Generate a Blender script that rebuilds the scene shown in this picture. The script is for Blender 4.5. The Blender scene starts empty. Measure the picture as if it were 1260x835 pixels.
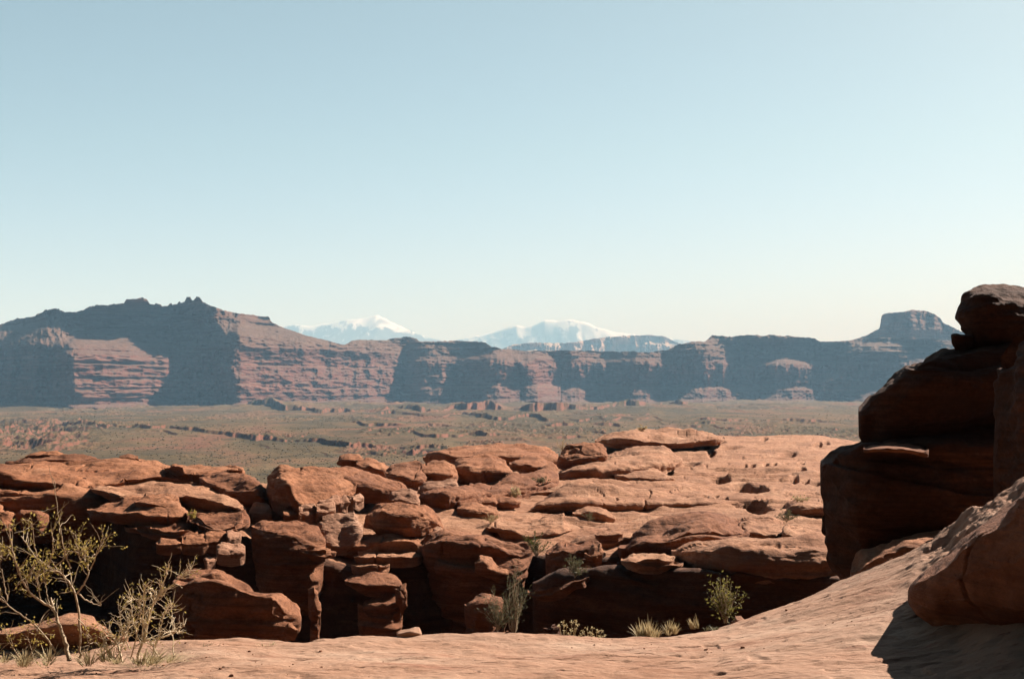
import bpy, math, random
import numpy as np
from mathutils import Vector

# ------------------------------------------------------------------ camera, sky, sun, exposure
F = 1575.0            # focal length in photo pixels (45 mm lens on a 1260 px wide frame)
CX, HY = 630.0, 475.0 # principal column and eye-level row of the photograph
SUN_AZ, SUN_EL = math.radians(48.0), math.radians(36.0)

sc = bpy.context.scene
COL = sc.collection
cam = bpy.data.cameras.new("camera")
cam.lens = 45.0
cam.sensor_width = 36.0
cam.shift_y = (HY - 417.5) / 1260.0
cam.clip_start = 0.1
cam.clip_end = 200000.0
cam_o = bpy.data.objects.new("camera", cam)
cam_o.location = (0, 0, 0)
cam_o.rotation_euler = (math.pi / 2, 0, 0)
COL.objects.link(cam_o)
sc.camera = cam_o

world = bpy.data.worlds.new("World")
sc.world = world
world.use_nodes = True
wt = world.node_tree
for n in list(wt.nodes):
    wt.nodes.remove(n)
wo = wt.nodes.new("ShaderNodeOutputWorld")
wb = wt.nodes.new("ShaderNodeBackground")
ws = wt.nodes.new("ShaderNodeTexSky")
ws.sky_type = 'NISHITA'
ws.sun_disc = False
ws.sun_elevation = SUN_EL
ws.sun_rotation = SUN_AZ
ws.altitude = 1200
ws.air_density = 1.0
ws.dust_density = 1.2
ws.ozone_density = 1.0
wm = wt.nodes.new("ShaderNodeMix")
wm.data_type = 'RGBA'
wm.blend_type = 'MULTIPLY'
wm.inputs[0].default_value = 1.0
wm.inputs[7].default_value = (1.0, 1.0, 0.92, 1)
# tint by height; overhead, out of frame, the sky is dimmed to deepen shade
wc = wt.nodes.new("ShaderNodeTexCoord")
wx = wt.nodes.new("ShaderNodeSeparateXYZ")
wr = wt.nodes.new("ShaderNodeValToRGB")
for p_, c_ in ((0.0, (0.95, 0.97, 1.25)), (0.10, (1.06, 1.02, 1.08)), (0.18, (1.12, 1.08, 0.98)), (0.29, (1.20, 1.12, 0.93)), (0.40, (0.22, 0.27, 0.28)), (1.0, (0.07, 0.085, 0.095))):
    e_ = wr.color_ramp.elements.new(p_)
    e_.color = (*c_, 1)
wr.color_ramp.elements.remove(wr.color_ramp.elements[0])
wr.color_ramp.elements.remove(wr.color_ramp.elements[-1])
wm2 = wt.nodes.new("ShaderNodeMix")
wm2.data_type = 'RGBA'
wm2.blend_type = 'MULTIPLY'
wm2.inputs[0].default_value = 1.0
wt.links.new(wc.outputs["Generated"], wx.inputs[0])
wt.links.new(wx.outputs[2], wr.inputs[0])
wt.links.new(ws.outputs[0], wm.inputs[6])
wt.links.new(wm.outputs[2], wm2.inputs[6])
wt.links.new(wr.outputs[0], wm2.inputs[7])
# dimmed too behind the camera, out of frame, to darken faces in shade
wd = wt.nodes.new("ShaderNodeVectorMath")
wd.operation = 'DOT_PRODUCT'
wd.inputs[1].default_value = (math.sin(math.radians(15)), math.cos(math.radians(15)), 0)
wt.links.new(wc.outputs["Generated"], wd.inputs[0])
wg = wt.nodes.new("ShaderNodeMapRange")
wg.interpolation_type = 'SMOOTHSTEP'
wg.inputs[1].default_value, wg.inputs[2].default_value = -0.2, 0.85
wg.inputs[3].default_value, wg.inputs[4].default_value = 0.06, 1.0
wt.links.new(wd.outputs["Value"], wg.inputs[0])
wm3 = wt.nodes.new("ShaderNodeMix")
wm3.data_type = 'RGBA'
wm3.blend_type = 'MULTIPLY'
wm3.inputs[0].default_value = 1.0
wt.links.new(wm2.outputs[2], wm3.inputs[6])
wt.links.new(wg.outputs[0], wm3.inputs[7])
wt.links.new(wm3.outputs[2], wb.inputs[0])
wb.inputs[1].default_value = 0.05
wt.links.new(wb.outputs[0], wo.inputs[0])

sun = bpy.data.lights.new("sun", 'SUN')
sun.energy = 5.0
sun.angle = math.radians(0.5)
sun.color = (1.0, 0.955, 0.90)
sun_o = bpy.data.objects.new("sun", sun)
sv = Vector((math.sin(SUN_AZ) * math.cos(SUN_EL), math.cos(SUN_AZ) * math.cos(SUN_EL), math.sin(SUN_EL)))
sun_o.rotation_euler = sv.to_track_quat('Z', 'Y').to_euler()
sun_o.location = (30, 30, 60)
COL.objects.link(sun_o)

sc.view_settings.view_transform = 'Standard'
sc.view_settings.look = 'None'
sc.view_settings.exposure = 1.4
sc.view_settings.gamma = 1.0
sc.render.engine = 'CYCLES'
sc.cycles.use_denoising = True
sc.cycles.max_bounces = 5
sc.cycles.diffuse_bounces = 1
sc.cycles.glossy_bounces = 1
sc.cycles.transmission_bounces = 2
sc.cycles.volume_bounces = 0
sc.cycles.transparent_max_bounces = 6

HAZE_DENSITY = 8.6e-5

# ------------------------------------------------------------------ numpy noise
def _hash(ix, iy, iz, seed):
    h = (ix * 374761393 + iy * 668265263 + iz * 2147483647 + seed * 974634777) & 0xFFFFFFFF
    h = ((h ^ (h >> 13)) * 1274126177) & 0xFFFFFFFF
    h = ((h ^ (h >> 15)) * 2246822519) & 0xFFFFFFFF
    return ((h ^ (h >> 16)) & 0xFFFFFF).astype(np.float32) * (2.0 / 0xFFFFFF) - 1.0

def vn(x, y, z=None, seed=0):
    """smooth value noise in about [-1, 1]; two or three coordinates"""
    x, y = np.broadcast_arrays(np.asarray(x, np.float64), np.asarray(y, np.float64))
    xf, yf = np.floor(x), np.floor(y)
    ix, iy = xf.astype(np.int64), yf.astype(np.int64)
    u, v = (x - xf).astype(np.float32), (y - yf).astype(np.float32)
    u = u * u * u * (u * (u * 6 - 15) + 10)
    v = v * v * v * (v * (v * 6 - 15) + 10)
    def layer(iz):
        a = _hash(ix, iy, iz, seed); b = _hash(ix + 1, iy, iz, seed)
        c = _hash(ix, iy + 1, iz, seed); d = _hash(ix + 1, iy + 1, iz, seed)
        a = a + (b - a) * u
        c = c + (d - c) * u
        return a + (c - a) * v
    if z is None:
        return layer(0)
    z = np.broadcast_to(np.asarray(z, np.float64), x.shape)
    zf = np.floor(z)
    iz = zf.astype(np.int64)
    w = (z - zf).astype(np.float32)
    w = w * w * w * (w * (w * 6 - 15) + 10)
    a = layer(iz)
    return a + (layer(iz + 1) - a) * w

def fbm(x, y, z=None, seed=0, o=4, gain=0.5):
    s, a, f = 0.0, 1.0, 1.0
    for k in range(o):
        s = s + a * vn(x * f, y * f, None if z is None else z * f, seed + 17 * k)
        a *= gain
        f *= 2.03
    return s

def ridged(x, y, z=None, seed=0, o=4, gain=0.5):
    s, a, f, t = 0.0, 1.0, 1.0, 0.0
    for k in range(o):
        s = s + a * (1 - np.abs(vn(x * f, y * f, None if z is None else z * f, seed + 31 * k)) * 2)
        t += a
        a *= gain
        f *= 2.07
    return s / t

def sstep(a, b, x):
    t = np.clip((x - a) / (b - a), 0, 1)
    return t * t * (3 - 2 * t)

def smooth1(a, sig, axis):
    """gaussian smoothing along an axis, edges held"""
    if sig <= 0.05:
        return a
    r = max(1, int(3 * sig))
    k = np.exp(-0.5 * (np.arange(-r, r + 1) / sig) ** 2)
    k /= k.sum()
    pad = [(0, 0)] * a.ndim
    pad[axis] = (r, r)
    b = np.pad(a, pad, mode='edge')
    out = np.zeros_like(a)
    for i, w in enumerate(k):
        sl = [slice(None)] * a.ndim
        sl[axis] = slice(i, i + a.shape[axis])
        out += w * b[tuple(sl)]
    return out

def poly(pts, x):
    p = np.array(pts, float)
    return np.interp(x, p[:, 0], p[:, 1])

def unproj(px, py, Y):
    return np.stack([(px - CX) / F * Y, Y, (HY - py) / F * Y], -1)

# ------------------------------------------------------------------ mesh helpers
def mesh_obj(name, verts, quads=None, mat=None, parent=None, smooth=True, origin=None, faces=None):
    verts = np.ascontiguousarray(verts, np.float32).reshape(-1, 3)
    if origin is not None:
        verts = verts - np.asarray(origin, np.float32)
    me = bpy.data.meshes.new(name)
    me.vertices.add(len(verts))
    me.vertices.foreach_set("co", verts.ravel())
    if quads is not None:
        q = np.ascontiguousarray(quads, np.int32)
        n, k = q.shape
        me.loops.add(n * k)
        me.loops.foreach_set("vertex_index", q.ravel())
        me.polygons.add(n)
        me.polygons.foreach_set("loop_start", np.arange(0, n * k, k, dtype=np.int32))
        me.polygons.foreach_set("use_smooth", np.full(n, smooth, bool))
    me.update(calc_edges=True)
    if mat:
        me.materials.append(mat)
    o = bpy.data.objects.new(name, me)
    COL.objects.link(o)
    if origin is not None:
        o.location = [float(c) for c in origin]
    if parent is not None:
        o.parent = parent
    return o

def grid_quads(nu, nv, wrap_v=False):
    i = np.arange(nu * nv).reshape(nu, nv)
    if wrap_v:
        i = np.concatenate([i, i[:, :1]], 1)
    return np.stack([i[:-1, :-1], i[1:, :-1], i[1:, 1:], i[:-1, 1:]], -1).reshape(-1, 4)

def grid_normals(P):
    du = np.gradient(P, axis=0)
    dv = np.gradient(P, axis=1)
    n = np.cross(du, dv)
    l = np.linalg.norm(n, axis=-1, keepdims=True)
    return n / np.maximum(l, 1e-9)

def tag(o, label=None, cat=None, group=None, kind=None):
    if label: o['label'] = label
    if cat: o['category'] = cat
    if group: o['group'] = group
    if kind: o['kind'] = kind
    return o

def empty(name, loc):
    o = bpy.data.objects.new(name, None)
    o.location = [float(c) for c in loc]
    o.empty_display_size = 0.2
    COL.objects.link(o)
    return o

# ------------------------------------------------------------------ materials
class NT:
    def __init__(self, name):
        self.m = bpy.data.materials.new(name)
        self.m.use_nodes = True
        self.t = self.m.node_tree
        self.t.nodes.clear()
        self.out = self.t.nodes.new("ShaderNodeOutputMaterial")
        self.geo = self.t.nodes.new("ShaderNodeNewGeometry")
    def n(self, typ, **kw):
        x = self.t.nodes.new(typ)
        for k, v in kw.items():
            setattr(x, k, v)
        return x
    def l(self, a, b):
        self.t.links.new(a, b)
    def scaled(self, s):
        mp = self.n("ShaderNodeVectorMath", operation='MULTIPLY')
        self.l(self.geo.outputs["Position"], mp.inputs[0])
        mp.inputs[1].default_value = s
        return mp.outputs[0]
    def noise(self, s, detail=5, rough=0.55, dist=0.0):
        x = self.n("ShaderNodeTexNoise")
        x.inputs["Scale"].default_value = 1.0
        x.inputs["Detail"].default_value = detail
        x.inputs["Roughness"].default_value = rough
        x.inputs["Distortion"].default_value = dist
        self.l(self.scaled(s), x.inputs["Vector"])
        return x.outputs[0]
    def ramp(self, fac, stops):
        r = self.n("ShaderNodeValToRGB")
        e = r.color_ramp.elements
        while len(e) > 1:
            e.remove(e[-1])
        e[0].position, e[0].color = stops[0][0], (*stops[0][1], 1)
        for p, c in stops[1:]:
            k = e.new(p)
            k.color = (*c, 1)
        self.l(fac, r.inputs[0])
        return r.outputs[0]
    def vramp(self, fac, a, b, lo=0.0, hi=1.0):
        r = self.n("ShaderNodeMapRange")
        self.l(fac, r.inputs[0])
        r.inputs[1].default_value, r.inputs[2].default_value = a, b
        r.inputs[3].default_value, r.inputs[4].default_value = lo, hi
        return r.outputs[0]
    def mix(self, fac, a, b, blend='MIX'):
        x = self.n("ShaderNodeMix", data_type='RGBA', blend_type=blend)
        for s, v in ((x.inputs[0], fac), (x.inputs[6], a), (x.inputs[7], b)):
            if isinstance(v, (int, float)):
                s.default_value = v
            elif isinstance(v, tuple):
                s.default_value = (*v, 1) if len(v) == 3 else v
            else:
                self.l(v, s)
        return x.outputs[2]
    def math(self, op, a, b):
        x = self.n("ShaderNodeMath", operation=op)
        for s, v in ((x.inputs[0], a), (x.inputs[1], b)):
            if isinstance(v, (int, float)):
                s.default_value = v
            else:
                self.l(v, s)
        return x.outputs[0]
    def bump(self, h, dist, strength=1.0, prev=None):
        b = self.n("ShaderNodeBump")
        b.inputs["Strength"].default_value = strength
        b.inputs["Distance"].default_value = dist
        self.l(h, b.inputs["Height"])
        if prev is not None:
            self.l(prev, b.inputs["Normal"])
        return b.outputs[0]
    def finish(self, color, rough=0.9, normal=None, spec=0.15):
        p = self.n("ShaderNodeBsdfPrincipled")
        if isinstance(color, tuple):
            p.inputs["Base Color"].default_value = (*color, 1)
        else:
            self.l(color, p.inputs["Base Color"])
        p.inputs["Roughness"].default_value = rough
        p.inputs["Specular IOR Level"].default_value = spec
        if normal is not None:
            self.l(normal, p.inputs["Normal"])
        self.l(p.outputs[0], self.out.inputs[0])
        self.p = p
        return self.m

def sandstone(name, c_dark, c_mid, c_pale, scale=1.0, streak=1.0):
    k = NT(name)
    s = scale
    big = k.noise((0.5 * s, 0.5 * s, 0.9 * s), 6, 0.6)
    col = k.ramp(big, [(0.3, c_dark), (0.5, c_mid), (0.68, c_pale)])
    beds = k.noise((0.3 * s, 0.3 * s, 7.0 * s), 7, 0.7, 0.5)
    col = k.mix(k.vramp(beds, 0.46, 0.70, 0.0, 0.75 * streak), col, tuple(c * 0.5 for c in c_dark))
    pale = k.noise((0.35 * s, 0.35 * s, 3.0 * s), 6, 0.65, 0.6)
    col = k.mix(k.vramp(pale, 0.58, 0.74, 0.0, 0.65 * streak), col, tuple(min(0.62, c * 1.42) for c in c_pale))
    blot = k.noise((1.6 * s, 1.6 * s, 2.2 * s), 8, 0.75)
    col = k.mix(k.vramp(blot, 0.52, 0.66, 0.0, 0.65), col, tuple(c * 0.5 for c in c_dark))
    grain = k.noise((12 * s, 12 * s, 16 * s), 5, 0.75)
    col = k.mix(k.vramp(grain, 0.42, 0.68, 0.0, 0.6), col, tuple(c * 0.7 for c in c_dark))
    pit = k.noise((7 * s, 7 * s, 9 * s), 3, 0.6)
    b0 = k.bump(k.vramp(pit, 0.62, 0.74, 1.0, 0.0), 0.06 / s, 0.6)
    b1 = k.bump(beds, 0.16 / s, 0.6, b0)
    b2 = k.bump(k.noise((3 * s, 3 * s, 6 * s), 9, 0.66), 0.20 / s, 0.6, b1)
    b3 = k.bump(grain, 0.035 / s, 0.6, b2)
    return k.finish(col, 0.92, b3)

M_ROCK = sandstone("red_sandstone", (0.228, 0.084, 0.037), (0.314, 0.130, 0.062), (0.380, 0.176, 0.092))
M_ROCK_DARK = sandstone("dark_red_sandstone", (0.166, 0.060, 0.027), (0.239, 0.095, 0.045), (0.304, 0.133, 0.069), 1.15)  # random darker tone; also given to chosen shaded rocks to paint deeper shade
M_SLICK = sandstone("slickrock", (0.282, 0.124, 0.065), (0.376, 0.182, 0.099), (0.432, 0.231, 0.133))
M_SHADE_DARK = sandstone("shade_dark_sandstone", (0.063, 0.026, 0.013), (0.095, 0.039, 0.020), (0.133, 0.056, 0.031), 1.3)  # tower rock, its shade painted in as a darker colour
M_GULLY_SHADE = sandstone("gully_shade_sandstone", (0.08, 0.034, 0.018), (0.12, 0.052, 0.028), (0.17, 0.077, 0.043), 0.8)  # gully rock darkened in colour to stand for deep shade
M_PALE = sandstone("pale_sandstone", (0.29, 0.135, 0.078), (0.38, 0.195, 0.118), (0.45, 0.26, 0.168), 1.6)

def slab_mat():
    k = NT("foreground_slab")
    big = k.noise((0.8, 1.2, 1.0), 6, 0.6)
    col = k.ramp(big, [(0.30, (0.243, 0.119, 0.066)), (0.42, (0.324, 0.181, 0.112)), (0.55, (0.351, 0.210, 0.136)), (0.68, (0.414, 0.273, 0.186))])
    st = k.noise((1.1, 5.0, 5.0), 7, 0.68, 0.8)
    col = k.mix(k.vramp(st, 0.56, 0.72, 0.0, 0.75), col, (0.20, 0.078, 0.044))
    da = k.noise((2.2, 13.0, 13.0), 4, 0.6, 1.2)
    col = k.mix(k.vramp(da, 0.63, 0.70, 0.0, 0.8), col, (0.15, 0.055, 0.03))
    bl = k.noise((5, 9, 9), 6, 0.7)
    col = k.mix(k.vramp(bl, 0.58, 0.72, 0.0, 0.5), col, (0.22, 0.10, 0.06))
    gr = k.noise((60, 60, 60), 4, 0.75)
    col = k.mix(k.vramp(gr, 0.35, 0.7, 0.0, 0.3), col, (0.24, 0.11, 0.07))
    b0 = k.bump(k.vramp(da, 0.60, 0.70, 1.0, 0.0), 0.03, 0.8)
    b1 = k.bump(st, 0.04, 0.3, b0)
    b2 = k.bump(k.noise((7, 14, 14), 8, 0.65), 0.04, 0.6, b1)
    b3 = k.bump(gr, 0.006, 0.6, b2)
    return k.finish(col, 0.9, b3)
M_SLAB = slab_mat()

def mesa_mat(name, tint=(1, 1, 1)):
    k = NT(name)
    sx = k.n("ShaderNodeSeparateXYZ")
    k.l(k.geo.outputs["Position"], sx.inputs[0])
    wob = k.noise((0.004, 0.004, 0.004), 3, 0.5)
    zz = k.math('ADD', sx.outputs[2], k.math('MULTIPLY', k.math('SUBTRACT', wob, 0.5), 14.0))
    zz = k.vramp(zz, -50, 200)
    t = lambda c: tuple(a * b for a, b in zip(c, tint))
    col = k.ramp(zz, [(0.0, t((0.22, 0.12, 0.085))), (0.12, t((0.26, 0.115, 0.075))), (0.2, t((0.34, 0.17, 0.12))),
                      (0.30, t((0.25, 0.10, 0.066))), (0.40, t((0.33, 0.16, 0.115))), (0.50, t((0.24, 0.115, 0.08))),
                      (0.60, t((0.26, 0.17, 0.115))), (0.72, t((0.21, 0.145, 0.095))), (0.85, t((0.27, 0.17, 0.115))),
                      (0.95, t((0.34, 0.20, 0.14)))])
    beds = k.noise((0.0016, 0.0016, 0.20), 8, 0.75, 0.3)
    col = k.mix(k.vramp(beds, 0.42, 0.60, 0.0, 0.85), col, t((0.15, 0.072, 0.05)))
    sp = k.noise((0.07, 0.07, 0.07), 8, 0.8)
    col = k.mix(k.vramp(sp, 0.50, 0.62, 0.0, 0.8), col, t((0.12, 0.085, 0.055)))
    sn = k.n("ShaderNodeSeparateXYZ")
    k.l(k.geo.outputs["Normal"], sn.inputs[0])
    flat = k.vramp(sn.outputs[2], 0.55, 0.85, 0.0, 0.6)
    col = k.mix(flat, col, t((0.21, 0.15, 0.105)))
    b = k.bump(k.noise((0.03, 0.03, 0.12), 8, 0.68), 9.0, 0.7)
    return k.finish(col, 0.95, b, 0.05)
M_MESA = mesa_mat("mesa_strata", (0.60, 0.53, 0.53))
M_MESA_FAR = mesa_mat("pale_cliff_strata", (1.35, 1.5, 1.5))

def plain_mat():
    k = NT("scrub_plain")
    big = k.noise((0.007, 0.003, 0.004), 7, 0.66, 0.7)
    col = k.ramp(big, [(0.34, (0.082, 0.056, 0.026)), (0.47, (0.122, 0.078, 0.036)), (0.57, (0.165, 0.084, 0.044)), (0.64, (0.18, 0.072, 0.042))])
    sn = k.n("ShaderNodeSeparateXYZ")
    k.l(k.geo.outputs["Normal"], sn.inputs[0])
    band = k.noise((0.0075, 0.0050, 0.01), 5, 0.58, 1.0)
    col = k.mix(k.vramp(band, 0.50, 0.555, 0.0, 0.85), col, (0.064, 0.046, 0.022))
    lt = k.noise((0.014, 0.005, 0.012), 7, 0.7, 0.5)
    col = k.mix(k.vramp(lt, 0.58, 0.70, 0.0, 0.6), col, (0.22, 0.155, 0.085))
    col = k.mix(k.vramp(sn.outputs[2], 0.96, 0.86, 0.0, 1.0), col, (0.17, 0.068, 0.042))
    sp = k.noise((0.14, 0.10, 0.1), 6, 0.82)
    col = k.mix(k.vramp(sp, 0.48, 0.60, 0.0, 0.8), col, (0.056, 0.042, 0.022))
    b = k.bump(sp, 1.6, 0.7)
    return k.finish(col, 0.95, b, 0.05)
M_PLAIN = plain_mat()

def mountain_mat():
    k = NT("snowy_mountain")
    sx = k.n("ShaderNodeSeparateXYZ")
    k.l(k.geo.outputs["Position"], sx.inputs[0])
    no = k.noise((0.0030, 0.0012, 0.0016), 8, 0.7)
    h = k.math('ADD', sx.outputs[2], k.math('MULTIPLY', k.math('SUBTRACT', no, 0.5), 2600.0))
    fac = k.vramp(h, 820, 960)
    sn = k.n("ShaderNodeSeparateXYZ")
    k.l(k.geo.outputs["Normal"], sn.inputs[0])
    fac = k.math('MULTIPLY', fac, k.vramp(sn.outputs[2], 0.62, 0.80))
    col = k.mix(fac, (0.05, 0.055, 0.055), (0.68, 0.69, 0.70))
    return k.finish(col, 0.8, None, 0.1)
M_SNOW = mountain_mat()

def simple(name, c1, c2, scale=30.0, rough=0.8, trans=0.0):
    k = NT(name)
    col = k.mix(k.vramp(k.noise((scale,) * 3, 3, 0.6), 0.35, 0.65), c1, c2)
    k.finish(col, rough, None, 0.2)
    if trans > 0:
        t = k.n("ShaderNodeBsdfTranslucent")
        k.l(col, t.inputs[0])
        m = k.n("ShaderNodeMixShader")
        m.inputs[0].default_value = trans
        k.l(k.p.outputs[0], m.inputs[1])
        k.l(t.outputs[0], m.inputs[2])
        k.l(m.outputs[0], k.out.inputs[0])
    return k.m
M_BARK = simple("grey_bark", (0.30, 0.21, 0.13), (0.50, 0.38, 0.25), 40)
M_TWIG = simple("bleached_twig", (0.58, 0.44, 0.28), (0.72, 0.58, 0.40), 40)
M_LEAF = simple("olive_leaf", (0.27, 0.20, 0.045), (0.42, 0.31, 0.09), 25, 0.6, 0.55)
M_LEAF_OLIVE = simple("olive_green_leaf", (0.12, 0.105, 0.028), (0.22, 0.185, 0.05), 25, 0.6, 0.45)
M_LEAF_DK = simple("green_leaf", (0.06, 0.07, 0.02), (0.11, 0.115, 0.03), 25, 0.6, 0.35)
M_SAGE = simple("sage_leaf", (0.10, 0.095, 0.05), (0.16, 0.14, 0.075), 12, 0.7, 0.3)
M_STRAW = simple("dry_straw", (0.36, 0.27, 0.14), (0.50, 0.40, 0.23), 30, 0.7, 0.3)
M_FLOWER = simple("dry_flower_head", (0.62, 0.50, 0.26), (0.75, 0.66, 0.42), 60, 0.8, 0.3)
M_SCRUB = simple("desert_scrub", (0.085, 0.068, 0.036), (0.14, 0.105, 0.06), 0.5, 0.9)

# ------------------------------------------------------------------ THE FAR SETTING
def polar(pxs, Ds):
    PX, D = np.meshgrid(pxs, Ds, indexing='ij')
    return PX, D, (PX - CX) / F * D

# --- plain: one sheet out to the horizon, with low ledges
def plain_z(px, D, X):
    z = -44.0 + 0.0 * D
    # scarps: (px, photo row) lines seen as dark ledges; ground steps up behind each
    def scarp(line, h, soft, seed):
        y = poly(line, px) + 3.0 * fbm(px / 38, D * 0 + 1.5, None, seed, 4)
        d0 = 42.0 * F / (y - HY)
        side = sstep(line[0][0] - 25, line[0][0] + 25, px) * (1 - sstep(line[-1][0] - 25, line[-1][0] + 25, px))
        jag = 20 * ridged(X / 26, D / 60, None, seed + 5, 4, 0.62)
        hh = h * (0.55 + 0.6 * vn(px / 30, D * 0, None, seed + 9)).clip(0.15, 1.2)
        return hh * side * sstep(0, soft, D + jag - d0) * np.exp(-np.maximum(0, D + jag - d0 - soft) / (0.14 * d0))
    z = z + scarp([(-300, 516), (0, 516), (60, 517), (110, 520), (130, 530)], 5.5, 9, 1)
    z = z + scarp([(-300, 540), (0, 541), (60, 539), (100, 536)], 4.0, 9, 2)
    z = z + scarp([(100, 519), (150, 526), (200, 525), (260, 529), (310, 536), (380, 541), (450, 548), (560, 551)], 3.6, 9, 3)
    z = z + scarp([(120, 533), (200, 531), (270, 537), (330, 546), (390, 553)], 1.6, 12, 4)
    z = z + scarp([(370, 553), (430, 556), (500, 552), (560, 549), (700, 545)], 2.6, 8, 5)
    z = z + scarp([(480, 530), (560, 533), (660, 534), (760, 528)], 3.0, 8, 6)
    z = z + scarp([(420, 520), (520, 522), (640, 523), (760, 520), (900, 518)], 3.2, 10, 7)
    z = z + scarp([(620, 541), (700, 539), (800, 534)], 2.4, 8, 8)
    z = z + scarp([(720, 514), (850, 516), (960, 515), (1100, 516)], 3.4, 10, 9)
    z = z + scarp([(840, 523), (930, 526), (1000, 524), (1100, 525)], 2.6, 8, 10)
    z = z + scarp([(240, 499), (300, 502), (360, 505), (430, 506), (520, 504), (620, 505), (690, 507), (760, 503), (840, 500)], 13, 7, 11)
    z = z + scarp([(430, 509), (540, 510), (640, 511), (720, 513), (800, 509)], 6, 6, 12)
    z = z + 1.6 * fbm(X / 180, D / 180, None, 21, 4) + 0.5 * fbm(X / 30, D / 30, None, 22, 3)
    # broken red rock fields
    rk = sstep(0.15, 0.5, fbm(px / 120, np.log(D) * 9, None, 33, 3) + 0.55 * np.exp(-((px - 20) / 90) ** 2) * np.exp(-((D - 1350) / 350) ** 2)
               + 0.5 * np.exp(-((px - 660) / 110) ** 2) * np.exp(-((D - 1250) / 200) ** 2))
    canyon = np.exp(-((px - 25) / 95) ** 4) * sstep(870, 1000, D) * (1 - sstep(1650, 1850, D))
    z = z + 11 * canyon * (ridged(X / 34, D / 75, None, 35, 5, 0.6) - 0.55)
    z = z + rk * 4.2 * np.maximum(0, ridged(X / 13, D / 22, None, 34, 4, 0.6) - 0.2) * sstep(650, 900, D)
    z = z + sstep(1700, 2500, D) * (6 * np.maximum(0, fbm(X / 240, D / 300, None, 61, 4)) + 5 * np.maximum(0, ridged(X / 45, D / 110, None, 62, 4) - 0.1))
    # hidden slope below the outcrop, and a long fall to the horizon
    z = np.where(D < 420, z + (1 - sstep(140, 420, D)) * 14.0, z)
    z = z - sstep(3500, 9000, D) * 30
    return z

pxs = np.concatenate([np.arange(-900, -60, 8.0), np.arange(-60, 1320, 1.1), np.arange(1320, 2200, 8.0)])
Ds = np.concatenate([np.exp(np.linspace(math.log(140), math.log(560), 24)),
                     42.0 * F / np.linspace(118, 22.5, 520)[1:], np.exp(np.linspace(math.log(2960), math.log(29000), 60))[1:]])
PX, D, X = polar(pxs, Ds)
Z = plain_z(PX, D, X)
ground = mesh_obj("ground", np.stack([X, D, Z], -1), grid_quads(len(pxs), len(Ds)), M_PLAIN)
tag(ground, kind='structure')
GX, GD, GZ = PX, D, Z

# --- mesas: stepped cliff walls; bed levels are the same everywhere, the plan line is what differs
def cliff_wall(name, px0, px1, step, D_line, top_line, levels, dz, seed, alcove, mat, label, zbase=-50.0, cap=0.0, back=500.0, fine=1.0, D_high=None):
    px = np.arange(px0, px1 + step, step)
    Dl = poly(D_line, px)
    Dl = smooth1(Dl, 5.0 / step, 0)
    ytop = poly(top_line, px)
    zmax = ((HY - ytop) / F * (Dl.max() + 520)).max() + 1
    zs = np.arange(zbase, zmax, dz)
    PXg, ZZ = np.meshgrid(px, zs, indexing='ij')
    X0 = (PXg - CX) / F * Dl[:, None]
    Dl2 = np.repeat(Dl[:, None], len(zs), 1)
    if D_high is not None:
        Dh = smooth1(poly(D_high, px), 8.0 / step, 0)
        Dl2 = Dl2 + np.maximum(0, Dh - Dl)[:, None] * sstep(78, 112, ZZ + 6 * vn(X0 / 60, ZZ * 0, None, seed + 14))
    off = poly(levels, ZZ + 5.0 * vn(X0 / 110, ZZ * 0, None, seed + 3)) * (0.82 + 0.34 * vn(X0 / 130, ZZ / 50, None, seed + 13))
    hfrac = np.clip((ZZ - zbase) / 120.0, 0, 1.4)
    # buttresses and alcoves
    slope = np.gradient(poly(levels, zs), zs)
    steep = np.clip(1.6 - slope, 0.25, 1.4)[None, :]
    a = alcove * fbm(X0 / 210 + ZZ / 900, ZZ / 260, None, seed, 3)
    b = 44 * fine * ridged(X0 / 70 + 0.15 * fbm(X0 / 100, ZZ / 50, None, seed + 8, 2), ZZ / 130, None, seed + 1, 3) * steep
    c = 17 * fine * ridged(X0 / 24, ZZ / 34, None, seed + 2, 3) * (0.5 + 0.5 * steep)
    # thin beds
    e = 2.2 * fine * vn(X0 / 120, ZZ / 4.2, None, seed + 4) + 7.5 * fine * fbm(X0 / 12, ZZ / 6, None, seed + 6, 4, 0.55)
    DD = Dl2 + off - a - b - c + e
    # each column ends where its wall reaches the skyline; beyond that the top is level ground
    hit = ZZ >= (HY - ytop)[:, None] / F * DD
    ztop = np.where(hit.any(1), zs[hit.argmax(1)], zs[-1])
    ztop = smooth1(ztop, 1.0, 0)
    zc = ztop[:, None] + cap * (ridged(X0 / 26, DD / 60, None, seed + 9, 3) + 1.3 * sstep(280, 240, px)[:, None] * (ridged(X0 / 13, DD / 40, None, seed + 19, 3) > 0.35))
    over = np.maximum(0, ZZ - zc)
    DD = DD + over * 4.0
    zed = np.minimum(ZZ, zc)
    # far side of the top
    bd = DD[:, -1:] + np.array([[back * 0.3, back]])
    bz = np.concatenate([zed[:, -1:], np.full((len(px), 1), zbase)], 1)
    DD = np.concatenate([DD, bd], 1)
    zed = np.concatenate([zed, bz], 1)
    PXa = np.repeat(px[:, None], DD.shape[1], 1)
    # keep every column vertical in the world: X from the wall line, Y along the column's own bearing
    P = np.stack([(PXa - CX) / F * DD, DD, zed], -1)
    o = mesh_obj(name, P, grid_quads(*DD.shape), mat)
    return tag(o, label, None, None, 'structure')

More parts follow.
